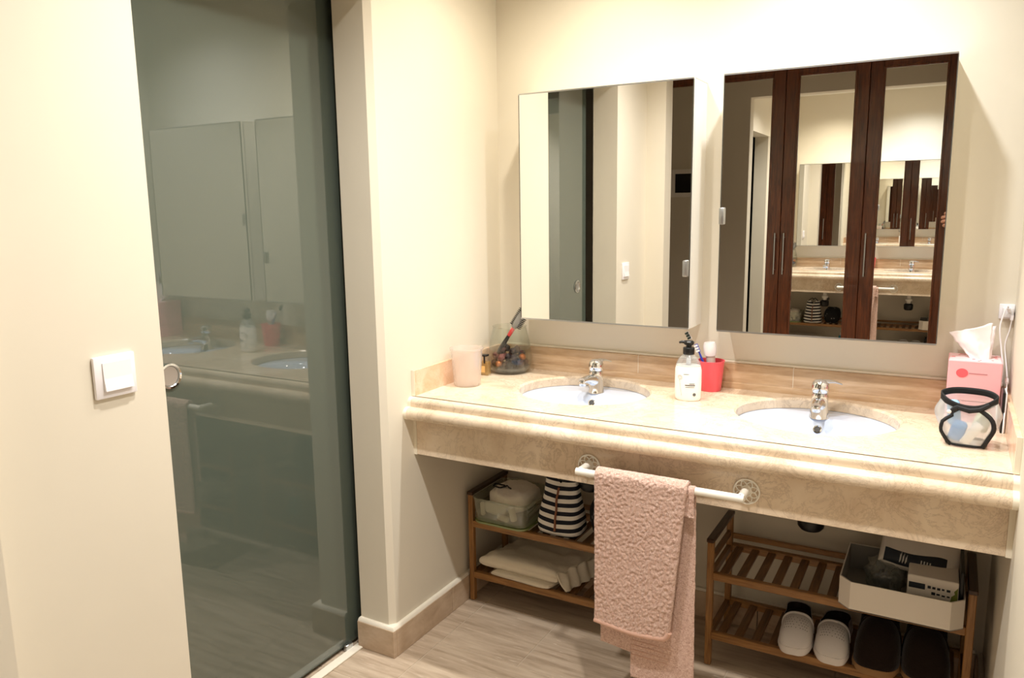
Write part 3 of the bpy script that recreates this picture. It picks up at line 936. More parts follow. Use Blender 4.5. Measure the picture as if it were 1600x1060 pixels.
# soap dispenser
x, y = 0.820, -0.238
root = empty('soap_dispenser', (x, y, CZ), 'white hand soap bottle with black pump between the basins', 'soap bottle')
def sprof(*a): return list(a)
b = MB(); b.lathe([(0.0, 0.0), (0.036, 0.0), (0.040, 0.004), (0.041, 0.010), (0.042, 0.060), (0.0415, 0.098), (0.0385, 0.112), (0.0385, 0.112)], 40, (x, y, CZ), sy=0.72, cap0=False, cap1=True)
s1 = b.build('label_sleeve', mat('white_soap_label', (246, 242, 238), 0.3))
b = MB(); b.lathe([(0.0392, 0.110), (0.036, 0.122), (0.028, 0.136), (0.017, 0.145), (0.0155, 0.149)], 40, (x, y, CZ), sy=0.74, cap0=False, cap1=False)
s2 = b.build('shoulder', thin_glass('clear_soap_bottle', (240, 242, 242), 0.25, (226, 228, 230), 0.22))
s3 = MB().lathe([(0.0170, 0.146), (0.0178, 0.148), (0.0178, 0.166), (0.0165, 0.168), (0.0085, 0.1685), (0.0085, 0.176)], 28, (x, y, CZ)).build('pump_collar', M_BLACKPL)
b = MB(); b.lathe([(0.0110, 0.175), (0.0155, 0.178), (0.0160, 0.185), (0.0120, 0.189), (0.0, 0.190)], 24, (x, y, CZ), cap1=False)
b.tube([(x - 0.006, y - 0.002, CZ + 0.184), (x - 0.022, y - 0.006, CZ + 0.1845), (x - 0.029, y - 0.008, CZ + 0.182)], [0.006, 0.0045, 0.0035], 10)
s4 = b.build('pump_head', M_BLACKPL)
s5 = MB().tube([(x, y, CZ + 0.114), (x, y, CZ + 0.148)], 0.0075, 14).build('dip_tube', mat('pump_tube', (216, 218, 222), 0.4))
# print: thin grey bars for the lines of type, a drawn flower and a small dark emblem
Mg = mat('grey_print', (96, 94, 92), 0.6); Ml = mat('pale_grey_print', (186, 184, 180), 0.6)
fd = Vector((1.5158 - x, -2.5845 - y, 0)); fa = math.atan2(fd.y, fd.x)
def on_label(a_off, z, d=0.0006):
    a = fa + a_off
    # point on the elliptic sleeve whose parameter is a
    return Vector((x + (0.0422 + d) * math.cos(a), y + (0.0422 * 0.72 + d) * math.sin(a), CZ + z))
def bar(bm_, a0, a1, z, h):
    n = 8
    for k in range(n):
        q0, q1 = a0 + (a1 - a0) * k / n, a0 + (a1 - a0) * (k + 1) / n
        bm_.faces.new([bm_.verts.new(on_label(*w)) for w in ((q0, z), (q1, z), (q1, z + h), (q0, z + h))])
b = MB()
for a0, a1, z, h in ((0.02, 0.42, 0.0560, 0.0020), (-0.30, 0.46, 0.0505, 0.0032), (-0.26, 0.42, 0.0455, 0.0014), (-0.42, -0.02, 0.0860, 0.0014)):
    bar(b.bm, a0, a1, z, h)
pr1 = b.build('printed_lines', Mg, smooth=False)
b = MB()
b.tube([on_label(-0.78 + 0.22 * k / 8, 0.070 - 0.052 * k / 8, 0.0002) for k in range(9)], 0.0006, 5)
b.tube([on_label(-0.72 + 0.20 * math.cos(2 * PI * k / 18), 0.076 + 0.007 * math.sin(2 * PI * k / 18), 0.0002) for k in range(19)], 0.0006, 5, caps=False)
b.tube([on_label(-0.72 + 0.11 * math.cos(2 * PI * k / 14), 0.076 + 0.004 * math.sin(2 * PI * k / 14), 0.0002) for k in range(15)], 0.0006, 5, caps=False)
pr2 = b.build('printed_flower', Ml)
b = MB()
b.bm.faces.new([b.bm.verts.new(on_label(0.42 + 0.13 * math.cos(2 * PI * k / 20), 0.023 + 0.0050 * math.sin(2 * PI * k / 20))) for k in range(20)])
pr3 = b.build('printed_emblem', Mg, smooth=False)
place(root, s1, s2, s3, s4, s5, pr1, pr2, pr3)

# red cup with brushes and tube
x, y = 0.848, -0.078
CUP = (x, y)
b = MB()
b.lathe([(0.0, 0.0), (0.033, 0.0), (0.0345, 0.003), (0.0435, 0.096), (0.0450, 0.098), (0.0450, 0.101), (0.0425, 0.101), (0.0415, 0.096), (0.0325, 0.006), (0.0, 0.005)], 44, (x, y, CZ), cap0=False, cap1=False)
tag(b.build('red_cup', M_RED), 'coral red plastic cup holding toothbrushes beside the soap', 'cup')
def stick(name, p0, p1, label, cat, colh, colb, white_tip):
    p0 = Vector(p0); p1 = Vector(p1); d = (p1 - p0); Lq = d.length
    M = Matrix.Translation(p0) @ Vector((0, 0, 1)).rotation_difference(d.normalized()).to_matrix().to_4x4()
    root = empty(name, p0, label, cat, 'toothbrushes in the red cup')
    a = MB().lathe([(0.0, 0.0), (0.004, 0.001), (0.0055, 0.03), (0.0045, 0.08), (0.003, Lq - 0.03), (0.003, Lq - 0.026)], 12, cap0=False, M=M).build('handle', colh)
    t = MB(); t2 = bmesh.new(); bmesh.ops.create_cube(t2, size=1.0)
    t2.transform(M @ Matrix.Translation((0, 0, Lq - 0.013)) @ Matrix.Diagonal((0.010, 0.005, 0.028, 1))); t.merge(t2)
    hd = t.build('head', white_tip, smooth=False)
    ps = [a, hd]
    for q in range(3):
        t = MB(); t2 = bmesh.new(); bmesh.ops.create_cube(t2, size=1.0)
        t2.transform(M @ Matrix.Translation((0, -0.008, Lq - 0.022 + 0.009 * q)) @ Matrix.Diagonal((0.009, 0.011, 0.006, 1))); t.merge(t2)
        ps.append(t.build('bristle_tuft', colb, smooth=False))
    place(root, *ps)
M_BLUE = mat('blue_plastic', (44, 60, 168), 0.35)
M_DGREEN = mat('dark_green_bristle', (30, 52, 46), 0.7)
stick('toothbrush', (x + 0.016, y + 0.008, CZ + 0.012), (x - 0.084, y + 0.0, CZ + 0.190), 'clear toothbrush with dark green bristles leaning over the soap pump', 'toothbrush', M_CLEAR, M_DGREEN, M_WHITEPL)
stick('toothbrush', (x + 0.012, y - 0.012, CZ + 0.012), (x - 0.048, y - 0.012, CZ + 0.152), 'blue toothbrush with white bristles in the red cup', 'toothbrush', M_BLUE, M_WHITEPL, M_BLUE)
# white capped tube standing in the cup
p0 = Vector((x + 0.006, y + 0.004, CZ + 0.016)); p1 = Vector((x - 0.004, y + 0.0, CZ + 0.135))
M = Matrix.Translation(p0) @ Vector((0, 0, 1)).rotation_difference((p1 - p0).normalized()).to_matrix().to_4x4()
root = empty('toothpaste_tube', p0, 'toothpaste tube with rounded white cap standing in the red cup', 'toothpaste')
a1 = MB().lathe([(0.003, 0.0), (0.011, 0.03), (0.0145, 0.07), (0.0145, 0.100)], 20, M=M).build('tube', mat('silver_white_tube', (214, 208, 200), 0.3))
a2 = MB().lathe([(0.0145, 0.099), (0.0190, 0.101), (0.0210, 0.112), (0.0215, 0.134), (0.0180, 0.145), (0.0, 0.148)], 24, cap1=False, M=M).build('cap', M_WHITEPL)
place(root, a1, a2)

# pink tissue box
x0, x1, y0, y1, z0, z1 = 1.530, 1.657, -0.150, -0.028, CZ, CZ + 0.172
root = empty('tissue_box', ((x0 + x1) / 2, (y0 + y1) / 2, CZ), 'pink cardboard tissue box with a red dot near the socket', 'tissue box')
M_PINK = mat('pink_card', (246, 178, 184), 0.45)
M_PINKT = mat('pale_pink_card', (248, 206, 208), 0.45)
t1 = MB().box((x0, y0, z0), (x1, y1, z0 + 0.0585), 0.0015, 1).build('lower_sleeve', M_PINK, smooth=False)
t2 = MB().box((x0 - 0.0005, y0 - 0.0005, z0 + 0.060), (x1 + 0.0005, y1 + 0.0005, z1), 0.0015, 1).build('upper_sleeve', M_PINK, smooth=False)
t3 = MB().box((x0 + 0.002, y0 + 0.002, z1 - 0.001), (x1 - 0.002, y1 - 0.002, z1 + 0.0006)).build('top_card', M_PINKT, smooth=False)
b = MB()
cxd, czd = x0 + 0.034, z0 + 0.138
b.prism([(cxd + 0.0145 * math.cos(2 * PI * k / 28), czd + 0.0125 * math.sin(2 * PI * k / 28)) for k in range(28)], 1, y0 - 0.0012, y0 - 0.0006)
t4 = b.build('printed_dot', mat('red_dot_print', (232, 96, 104), 0.5), smooth=False)
t5 = MB().box((x0 + 0.050, y0 - 0.0012, z0 + 0.137), (x0 + 0.094, y0 - 0.0006, z0 + 0.1395)).build('printed_line', mat('rose_grey_print', (190, 128, 132), 0.5), smooth=False)
b = MB()
rr_ = random.Random(5)
for q in range(13):
    cx_, cy_ = rr_.uniform(x0 + 0.008, x1 - 0.008), rr_.uniform(y0 + 0.008, y1 - 0.008)
    if abs(cx_ - (x0 + x1) / 2) < 0.03 and abs(cy_ - (y0 + y1) / 2) < 0.02: continue
    r_ = rr_.uniform(0.0025, 0.005)
    b.prism([(cx_ + r_ * math.cos(2 * PI * k / 12), cy_ + r_ * 0.8 * math.sin(2 * PI * k / 12)) for k in range(12)], 2, z1 + 0.0006, z1 + 0.0011)
t6 = b.build('printed_petals', mat('red_dot_print'), smooth=False)
# tissue sheet pulled from the slot
b = MB()
cx_, cy_ = (x0 + x1) / 2 + 0.012, (y0 + y1) / 2 - 0.004
def tissue(u, v):
    # u across, v up; leaning towards -x, folded down the middle
    w_ = 0.022 + 0.030 * v
    fold = abs(u - 0.55) * 2
    X = cx_ + (u - 0.5) * 2 * w_ - 0.028 * v
    Y = cy_ - 0.010 + 0.030 * fold * v + 0.004 * math.sin(7 * u + 5 * v)
    Zz = z1 - 0.004 + 0.104 * v - 0.030 * v * (1 - u) * 1.1 + 0.006 * noise.noise(Vector((u * 5, v * 5, 3)))
    return (X + 0.002 * noise.noise(Vector((u * 9, v * 9, 0))), Y, Zz)
b.grid(tissue, 22, 22)
def tissue2(u, v):
    p = tissue(u, v); return (p[0] + 0.006 * v + 0.004, p[1] + 0.008 + 0.020 * v, p[2] - 0.012 * v)
b.grid(tissue2, 18, 18)
mt = mat('tissue_paper', (250, 240, 240), 0.9)
t7 = b.build('tissue', mt, angle=180)
sol = t7.modifiers.new('thickness', 'SOLIDIFY'); sol.thickness = 0.0008
place(root, t1, t2, t3, t4, t5, t6, t7)

# clear wash pouch with black binding, contents inside
cx_, cy_ = 1.580, -0.375
root = empty('wash_pouch', (cx_, cy_, CZ), 'clear vinyl wash pouch with black binding in front of the tissue box', 'wash bag')
PH = 0.122
def mouth_dip(a):            # the front lip sags, the back lip stands a little higher
    s_ = math.sin(a)
    return -0.026 * max(0.0, -s_) ** 2 + 0.006 * max(0.0, s_) - 0.004 * (1 - abs(s_))
def pouch(u, v):
    a = 2 * PI * u
    rx = 0.043 + 0.032 * math.sin(min(1.0, v * 1.25) * PI / 2) - 0.014 * smooth((v - 0.62) / 0.38)
    ry = 0.040 + 0.014 * math.sin(v * PI * 0.75) - 0.018 * smooth((v - 0.4) / 0.6)
    c, s_ = math.cos(a), math.sin(a)
    pw = 0.55 + 0.35 * v
    X = cx_ + rx * math.copysign(abs(c) ** pw, c); Y = cy_ + ry * math.copysign(abs(s_) ** pw, s_)
    Z = CZ + 0.002 + (PH + mouth_dip(a)) * v
    return (X + 0.003 * noise.noise(Vector((u * 9, v * 4, 1))), Y + 0.004 * noise.noise(Vector((u * 7, v * 5, 6))), Z)
b = MB(); V = b.grid(pouch, 56, 18, closeu=True)
b.bm.faces.new([r[0] for r in V][::-1])
q1 = b.build('vinyl_body', M_POUCH, angle=180)
def pp(u, v, out=0.001):
    p = Vector(pouch(u, v)); d = Vector((p.x - cx_, p.y - cy_, 0)).normalized() * out
    return p + d
M_BIND = mat('black_binding', (20, 20, 22), 0.7)
def tape(name, pts, hgt, lean=0.0):
    b = MB()
    n_ = len(pts)
    b.grid(lambda u, v: Vector(pts[min(n_ - 1, round(u * (n_ - 1)))]) + Vector((0, lean * v, hgt * (v - 0.5))), n_, 4)
    o = b.build(name, M_BIND, angle=180)
    so_ = o.modifiers.new('thickness', 'SOLIDIFY'); so_.thickness = 0.003; so_.offset = 0
    return o
q2 = tape('mouth_band', [pp(k / 72, 1.0, 0.0005) for k in range(73)], 0.0165)
zig = [0.0, 0.004, -0.002, 0.006, 0.0, -0.006, -0.008, -0.010, -0.010, -0.008, -0.006, -0.004, 0.0]
b = MB(); b.tube([pp(0.685 - 0.035 * smooth(v / 6) - 0.012 * smooth((v - 6) / 6), 1 - v / 12 * 0.99, 0.001) + Vector((zig[v], 0, 0)) for v in range(13)], 0.0044, 8)
q3 = b.build('front_piping', M_BIND)
b = MB(); b.tube([pp(0.795 + 0.085 * math.sin(min(1, v / 7) * PI / 2) - 0.02 * smooth((v - 7) / 5), 1 - v / 12 * 0.99, 0.001) for v in range(13)], 0.0056, 8)
q4 = b.build('side_piping', M_BIND)
b = MB(); b.tube([pp(k / 60, 0.0, 0.0) + Vector((0, 0, 0.003)) for k in range(61)], 0.0034, 8, caps=False)
q5 = b.build('base_piping', M_BIND)
b = MB()   # knotted strap ends hanging at the front of the mouth
b.tube([pp(0.70, 1.0, 0.003), pp(0.68, 0.93, 0.005), pp(0.665, 0.85, 0.004)], [0.006, 0.0065, 0.004], 8)
b.tube([pp(0.86, 1.02, 0.003), pp(0.80, 0.98, 0.005), pp(0.75, 0.96, 0.005), pp(0.69, 0.98, 0.004)], [0.005, 0.0065, 0.007, 0.006], 8)
q6 = b.build('strap', M_BIND)
q7 = MB().lathe([(0.004, 0), (0.0055, 0.002), (0.003, 0.004)], 14, M=Matrix.Translation(pp(0.665, 0.84, 0.008)) @ Matrix.Rotation(PI / 2, 4, 'X')).build('snap_button', M_WHITEPL)
place(root, q1, q2, q3, q4, q5, q6, q7)
def block(name, label, cat, c, size, rot, material, bev=0.004):
    t = bmesh.new(); bmesh.ops.create_cube(t, size=1.0)
    t.transform(Matrix.Diagonal((*size, 1)))
    bmesh.ops.bevel(t, geom=t.edges[:], offset=bev, segments=3, affect='EDGES', profile=0.5)
    b = MB(); b.merge(t, Matrix.Rotation(rot[2], 4, 'Z') @ Matrix.Rotation(rot[1], 4, 'Y') @ Matrix.Rotation(rot[0], 4, 'X'))
    o = b.build(name, material, angle=60)
    o.location = c
    return tag(o, label, cat)
block('blue_jar', 'bright blue bottle lying inside the clear wash pouch', 'bottle', (1.560, -0.400, CZ + 0.038), (0.034, 0.026, 0.052), (0, 0.25, 0), mat('sky_blue_plastic', (52, 138, 206), 0.35), 0.010)
block('white_packet', 'white packet leaning inside the clear wash pouch', 'packet', (1.590, -0.412, CZ + 0.036), (0.022, 0.010, 0.062), (0, 0.55, 0), mat('white_packet_card', (238, 230, 222), 0.5), 0.002)
block('pale_blue_cloth', 'pale blue folded cloth inside the clear wash pouch', 'cloth', (1.549, -0.368, CZ + 0.076), (0.030, 0.048, 0.062), (0, -0.1, 0), mat('pale_blue_cloth', (150, 190, 222), 0.8), 0.012)
block('cream_sachet', 'cream and grey sachet inside the clear wash pouch', 'sachet', (1.612, -0.370, CZ + 0.060), (0.030, 0.040, 0.050), (0, 0.3, 0.2), mat('cream_sachet', (206, 204, 176), 0.6), 0.008)

# phone charging beside the splash, charger and cables
root = empty('phone', (1.664, -0.16, CZ), 'black phone standing against the side splash while charging', 'phone')
ph1 = MB().box((1.6585, -0.235, CZ), (1.6655, -0.165, CZ + 0.110), 0.0025, 2).build('phone_body', M_BLACKPL)
ph2 = MB().box((1.6655, -0.234, CZ + 0.001), (1.6695, -0.166, CZ + 0.109), 0.0018, 2).build('white_case', M_WHITEPL)
place(root, ph1, ph2)
root = empty('wall_socket', (1.671, 0.0, 1.147), 'white double wall socket in the corner beside the mirror cabinet', 'socket')
so1 = MB().box((1.6445, -0.010, 1.126), (1.6825, 0.0, 1.168), 0.002, 2).build('plate', M_WHITEPL)
so2 = MB().box((1.6520, -0.034, 1.132), (1.6790, -0.010, 1.160), 0.004, 2).build('plug', mat('grey_white_plug', (220, 218, 220), 0.4))
place(root, so1, so2)
def cable(name, pts, r, label, m_):
    # Catmull-Rom through the points
    P_ = [Vector(p) for p in pts]
    out = []
    for i in range(len(P_) - 1):
        a, b_, c, d = P_[max(i - 1, 0)], P_[i], P_[i + 1], P_[min(i + 2, len(P_) - 1)]
        for k in range(8):
            t = k / 8
            out.append(0.5 * ((2 * b_) + (-a + c) * t + (2 * a - 5 * b_ + 4 * c - d) * t * t + (-a + 3 * b_ - 3 * c + d) * t ** 3))
    out.append(P_[-1])
    root = empty(name, P_[-1], label, 'cable', 'white cables by the wall socket')
    a = MB().tube(out, r, 8).build('cord', m_)
    e = MB().tube([out[0], out[0] + (out[1] - out[0]).normalized() * 0.014], 0.0042, 10).build('connector', M_WHITEPL)
    j = len(out) * 5 // 8
    f = MB().tube([out[j], out[j + 1], out[j + 2]], 0.0044, 10).build('sleeve', M_WHITEPL)
    place(root, a, e, f)
cable('charging_cable', [(1.668, -0.036, 1.150), (1.660, -0.050, 1.165), (1.648, -0.055, 1.110), (1.655, -0.060, 1.050), (1.662, -0.075, 1.000), (1.660, -0.10, 0.960), (1.6515, -0.150, 0.930), (1.650, -0.20, 0.905), (1.652, -0.205, 0.860)], 0.0021, 'thick white charging cable looping from the wall socket to the phone', M_WHITEPL)
cable('power_cord', [(1.676, -0.034, 1.140), (1.672, -0.040, 1.100), (1.664, -0.045, 1.060), (1.668, -0.06, 1.02), (1.672, -0.09, 0.985), (1.671, -0.15, 0.950), (1.6655, -0.24, 0.900), (1.664, -0.262, 0.856)], 0.0015, 'thin white cord hanging in the corner behind the phone', M_WHITEPL)

# ------------------------------------------------------------------ things on the racks
def rbox_shell(b, x0, x1, y0, y1, z0, z1, r0, r1, th, taper=0.0, n=7):
    """Open-topped box with rounded corners; r0 / r1 corner radius, taper widens the top."""
    def outline(x0, x1, y0, y1, r):
        pts = []
        for cx, cy, a0 in ((x1 - r, y1 - r, 0), (x0 + r, y1 - r, 90), (x0 + r, y0 + r, 180), (x1 - r, y0 + r, 270)):
            pts += [(cx + r * math.cos(math.radians(a0 + 90 * k / n)), cy + r * math.sin(math.radians(a0 + 90 * k / n))) for k in range(n + 1)]
        return pts
    lev = [(0, z0, 0.010), (0, z0 + 0.006, 0.0), (taper, z1, 0.0)]
    rings = [outline(x0 - e + i, x1 + e - i, y0 - e + i, y1 + e - i, r0) for e, z, i in lev]
    zs = [z for _, z, _ in lev]
    rings.append(outline(x0 - taper + th, x1 + taper - th, y0 - taper + th, y1 + taper - th, max(r0 - th, 0.002))); zs.append(z1)
    rings.append(outline(x0 + th, x1 - th, y0 + th, y1 - th, max(r0 - th, 0.002))); zs.append(z0 + 0.004)
    VV = [[b.bm.verts.new((u, v, z)) for u, v in R] for R, z in zip(rings, zs)]
    m_ = len(VV[0])
    for A, B in zip(VV, VV[1:]):
        for k in range(m_): b.bm.faces.new((A[k], A[(k + 1) % m_], B[(k + 1) % m_], B[k]))
    b.bm.faces.new(VV[0][::-1]); b.bm.faces.new(VV[-1])
    return rings[2]

# clear plastic storage box with pads
x0, x1, y0, y1 = 0.052, 0.268, -0.318, -0.085
z0, z1 = SH1 - 0.003, SH1 + 0.098
z0 = SH1 - 0.0005
root = empty('storage_box', ((x0 + x1) / 2, (y0 + y1) / 2, z0), 'clear plastic storage box full of white pads on the bamboo rack', 'storage box')
b = MB(); rim = rbox_shell(b, x0, x1, y0, y1, z0 + 0.010, z1, 0.035, 0.035, 0.002, 0.006)
w1 = b.build('box_wall', M_BOXPL, angle=60)
b = MB(); b.tube([(u, v, z1) for u, v in rim] + [(rim[0][0], rim[0][1], z1)], 0.0035, 8, caps=False)
w2 = b.build('rim', M_BOXPL)
b = MB(); rbox_shell(b, x0 - 0.002, x1 + 0.002, y0 - 0.002, y1 + 0.002, z0, z0 + 0.012, 0.036, 0.036, 0.0015, 0.001)
w3 = b.build('base_lid', thin_glass('pale_green_plastic', (220, 232, 190), 0.2, (206, 222, 164), 0.55, 0.2), angle=60)
place(root, w1, w2, w3)
m = mat('white_cotton', (236, 228, 214), 0.85, sheen=0.1); v = coords(m); bump(m, ntex(m, v, 45, 4), 0.35, 0.01)
M_COTTON = m
M_SHEET = mat('cream_cotton_sheet', (232, 222, 202), 0.85, sheen=0.1)
v = coords(M_SHEET); bump(M_SHEET, ntex(M_SHEET, v, 22, 3, 0.5, 0.6), 0.25, 0.012)
def lump(name, c, r, material, seed=0.0, amp=0.18, fr=2.0, nu=26, nv=36, pw=0.6, rot=0.0, zmin=None):
    b = MB()
    R = Matrix.Rotation(rot, 3, 'Z')
    def f(u, v):
        th, ph = PI * u, 2 * PI * v
        d = Vector((math.sin(th) * math.cos(ph), math.sin(th) * math.sin(ph), math.cos(th)))
        e = Vector([math.copysign(abs(q) ** pw, q) for q in d])
        k = 1 + amp * noise.noise(d * fr + Vector((seed, seed, 0))) + 0.05 * noise.noise(d * 7 + Vector((0, seed, 0)))
        p = R @ Vector((e.x * r[0] * k, e.y * r[1] * k, e.z * r[2] * k)) + Vector(c)
        if zmin is not None: p.z = max(p.z, zmin)
        return p
    b.grid(f, nu, nv, closev=True)
    return b.build(name, material, angle=180)
tag(lump('cotton_package', (0.165, -0.195, z0 + 0.084), (0.078, 0.082, 0.042), M_COTTON, 2.0, 0.14, pw=0.62, rot=-0.1), 'soft white cloth package on top in the clear storage box', 'cloth package')
tag(lump('folded_pads', (0.125, -0.262, z0 + 0.052), (0.050, 0.022, 0.024), M_COTTON, 5.0, 0.16, pw=0.7), 'folded white pads against the front of the storage box', 'pads')
def roll(name, p0, p1, r, label, group):
    p0 = Vector(p0); p1 = Vector(p1); d = p1 - p0; Lq = d.length
    M = Matrix.Translation(p0) @ Vector((0, 0, 1)).rotation_difference(d.normalized()).to_matrix().to_4x4()
    tag(MB().lathe([(0.0, -r * 0.4), (r * 0.7, -r * 0.25), (r, 0.25 * r), (r * 0.96, Lq * 0.5), (r, Lq - 0.3 * r), (r * 0.6, Lq + r * 0.2), (0.0, Lq + r * 0.3)], 18, cap0=False, cap1=False, M=M).build(name, M_COTTON), label, 'cotton roll', group)
roll('cotton_roll', (0.212, -0.292, z0 + 0.030), (0.196, -0.286, z0 + 0.076), 0.0125, 'upright white cotton roll at the front corner of the storage box', 'cotton rolls in the storage box')
roll('cotton_roll', (0.148, -0.292, z0 + 0.034), (0.186, -0.290, z0 + 0.026), 0.012, 'white cotton roll lying flat at the front of the storage box', 'cotton rolls in the storage box')
roll('cotton_roll', (0.078, -0.285, z0 + 0.026), (0.074, -0.283, z0 + 0.070), 0.009, 'slim white cotton roll at the box corner near the wall', 'cotton rolls in the storage box')
b = MB()
zc = z0 + 0.129
pts = [(0.118 + 0.022 * math.cos(2 * PI * k / 20) , -0.235 + 0.016 * math.sin(2 * PI * k / 20), zc - 0.002 + 0.0015 * math.sin(k)) for k in range(18)] + [(0.148, -0.225, zc), (0.160, -0.236, zc - 0.001), (0.172, -0.240, zc - 0.003)]
b.tube(pts, 0.0028, 8)
tag(b.build('black_string', mat('black_binding')), 'thin black string looped on the white cloth package', 'string')

# striped drawstring bag
cx, cy = 0.372, -0.222
root = empty('striped_bag', (cx, cy, SH1), 'navy and white striped bag with a brown central zip', 'bag')
m = mat('navy_white_stripes', (240, 236, 228), 0.8)
nt, N, L, bs = nodes(m)
gpos = N.new('ShaderNodeNewGeometry'); sep = N.new('ShaderNodeSeparateXYZ'); L.new(gpos.outputs['Position'], sep.inputs[0])
ma = N.new('ShaderNodeMath'); ma.operation = 'MULTIPLY_ADD'; ma.inputs[1].default_value = 1 / 0.0285; ma.inputs[2].default_value = -SH1 / 0.0285 + 0.02
# stripes dip a little towards the zip
dx = N.new('ShaderNodeMath'); dx.operation = 'SUBTRACT'; dx.inputs[1].default_value = cx - 0.004; L.new(sep.outputs[0], dx.inputs[0])
ad = N.new('ShaderNodeMath'); ad.operation = 'ABSOLUTE'; L.new(dx.outputs[0], ad.inputs[0])
zz = N.new('ShaderNodeMath'); zz.operation = 'MULTIPLY_ADD'; zz.inputs[1].default_value = -0.10; L.new(ad.outputs[0], zz.inputs[0]); L.new(sep.outputs[2], zz.inputs[2])
L.new(zz.outputs[0], ma.inputs[0])
fr = N.new('ShaderNodeMath'); fr.operation = 'FRACT'; L.new(ma.outputs[0], fr.inputs[0])
gt = N.new('ShaderNodeMath'); gt.operation = 'GREATER_THAN'; gt.inputs[1].default_value = 0.5; L.new(fr.outputs[0], gt.inputs[0])
setcol(m, mixc(m, gt.outputs[0], srgb(240, 236, 228), srgb(20, 22, 34)))
M_STRIPE = m
BH = 0.215
def bagf(u, v):
    a = 2 * PI * u
    t = v
    rx = 0.084 - 0.030 * t ** 1.3 - 0.006 * (1 - smooth(t / 0.06)); ry = 0.062 - 0.044 * smooth(t * 0.95) - 0.006 * (1 - smooth(t / 0.06))
    c, s_ = math.cos(a), math.sin(a)
    X = rx * math.copysign(abs(c) ** 0.5, c); Y = ry * math.copysign(abs(s_) ** 0.5, s_)
    Z = BH * t
    if t > 0.75:   # pinched V at the mouth
        Z -= 0.035 * (t - 0.75) / 0.25 * max(0.0, 1 - abs(X) / 0.03)
    return (cx + X + 0.004 * noise.noise(Vector((u * 6, t * 5, 2))), cy + Y + 0.004 * noise.noise(Vector((u * 6, t * 5, 8))), SH1 + Z)
b = MB(); V = b.grid(bagf, 60, 34, closeu=True)
b.bm.faces.new([r[0] for r in V][::-1])
s1 = b.build('fabric_body', M_STRIPE, angle=180)
b = MB()
b.tube([Vector(bagf(0.75, t)) + Vector((-0.003, -0.002, 0)) for t in [0.09 + 0.72 * k / 14 for k in range(15)]], 0.0042, 8)
s2 = b.build('zip', mat('brown_zip', (136, 88, 62), 0.5))
b = MB()
for sx in (-1, 1):
    b.tube([Vector(bagf(0.75 + sx * 0.12, 0.97)), (cx + sx * 0.030, cy - 0.01, SH1 + 0.226), (cx + sx * 0.012, cy, SH1 + 0.240), (cx, cy + 0.005, SH1 + 0.225)], 0.004, 8)
s3 = b.build('drawstring', mat('black_binding'))
place(root, s1, s2, s3)

# black patterned bag behind it
m = mat('black_patterned_cloth', (22, 21, 22), 0.85)
v = coords(m, (1, 1, 1))
nt, N, L, bs = nodes(m)
vo = N.new('ShaderNodeTexVoronoi'); vo.inputs['Scale'].default_value = 34; L.new(v, vo.inputs['Vector'])
lt = N.new('ShaderNodeMath'); lt.operation = 'LESS_THAN'; lt.inputs[1].default_value = 0.22; L.new(vo.outputs['Distance'], lt.inputs[0])
setcol(m, mixc(m, lt.outputs[0], srgb(22, 21, 22), srgb(120, 116, 112)))
o = lump('black_pouch', (0.545, -0.170, SH1 + 0.075), (0.070, 0.085, 0.078), m, 9.0, 0.12, pw=0.7, zmin=SH1)
tag(o, 'black cloth pouch with a faint pale pattern behind the striped bag', 'pouch')

# folded sheet on the lower shelf
x0, x1, y0, y1 = 0.090, 0.415, -0.292, -0.060
root = empty('folded_sheet', ((x0 + x1) / 2, (y0 + y1) / 2, SH0), 'folded cream cotton sheet on the lower shelf of the rack', 'folded sheet')
def fold_layer(name, zlo, h, xl, xr, yl, yr, seed, curl):
    b = MB()
    def f(u, v):
        # cross-section: stadium, rounded fold on the low-x side
        a = 2 * PI * v
        c, s_ = math.cos(a), math.sin(a)
        xx = (xl + xr) / 2 + (xr - xl) / 2 * math.copysign(abs(c) ** 0.35, c)
        zz_ = zlo + h / 2 + h / 2 * math.copysign(abs(s_) ** 0.6, s_)
        yq = yl + (yr - yl) * u
        skew = 0.055 * (u - 0.5)
        e = min(u, 1 - u) * 12
        k = math.sqrt(max(0.0, 1 - max(0.0, 1 - e) ** 2))
        zz_ = zlo + h / 2 + (zz_ - zlo - h / 2) * (0.55 + 0.45 * k)
        wr = 0.006 * noise.noise(Vector((xx * 12, yq * 14, seed))) + 0.003 * noise.noise(Vector((xx * 34, yq * 26, seed + 4)))
        if s_ > 0: zz_ += wr * curl
        zz_ = max(zz_, zlo + 0.0004)
        return (xx + skew + 0.004 * noise.noise(Vector((yq * 18, zz_ * 30, seed))), yq + 0.010 * noise.noise(Vector((xx * 8, seed, 1))) + 0.05 * (xx - xl) * -0.25, zz_)
    V = b.grid(f, 46, 56, closev=True)
    for R in (V[0], V[-1]):
        b.bm.faces.new(R)
    return b.build(name, M_SHEET, angle=180)
l1 = fold_layer('under_fold', SH0 - 0.0004, 0.024, x0 + 0.055, x1 - 0.030, y0 - 0.010, y1, 1.0, 0.3)
l3 = fold_layer('upper_fold', SH0 + 0.018, 0.050, x0 - 0.004, x1 - 0.004, y0 + 0.006, y1 - 0.002, 6.0, 1.8)
b = MB()
def edge(u, v):   # bunched selvedge on the side towards the towel
    t = u
    yq = y0 + 0.02 + (y1 - y0 - 0.05) * t
    return (x1 - 0.004 + 0.055 * (t - 0.5) + 0.034 * v - 0.005 * math.sin(t * 23 + v * 3), yq - 0.018, SH0 + 0.060 - 0.056 * v + 0.006 * math.sin(t * 19 + v * 7) * (1 - v))
b.grid(edge, 46, 12)
l4 = b.build('loose_edge', M_SHEET, angle=180)
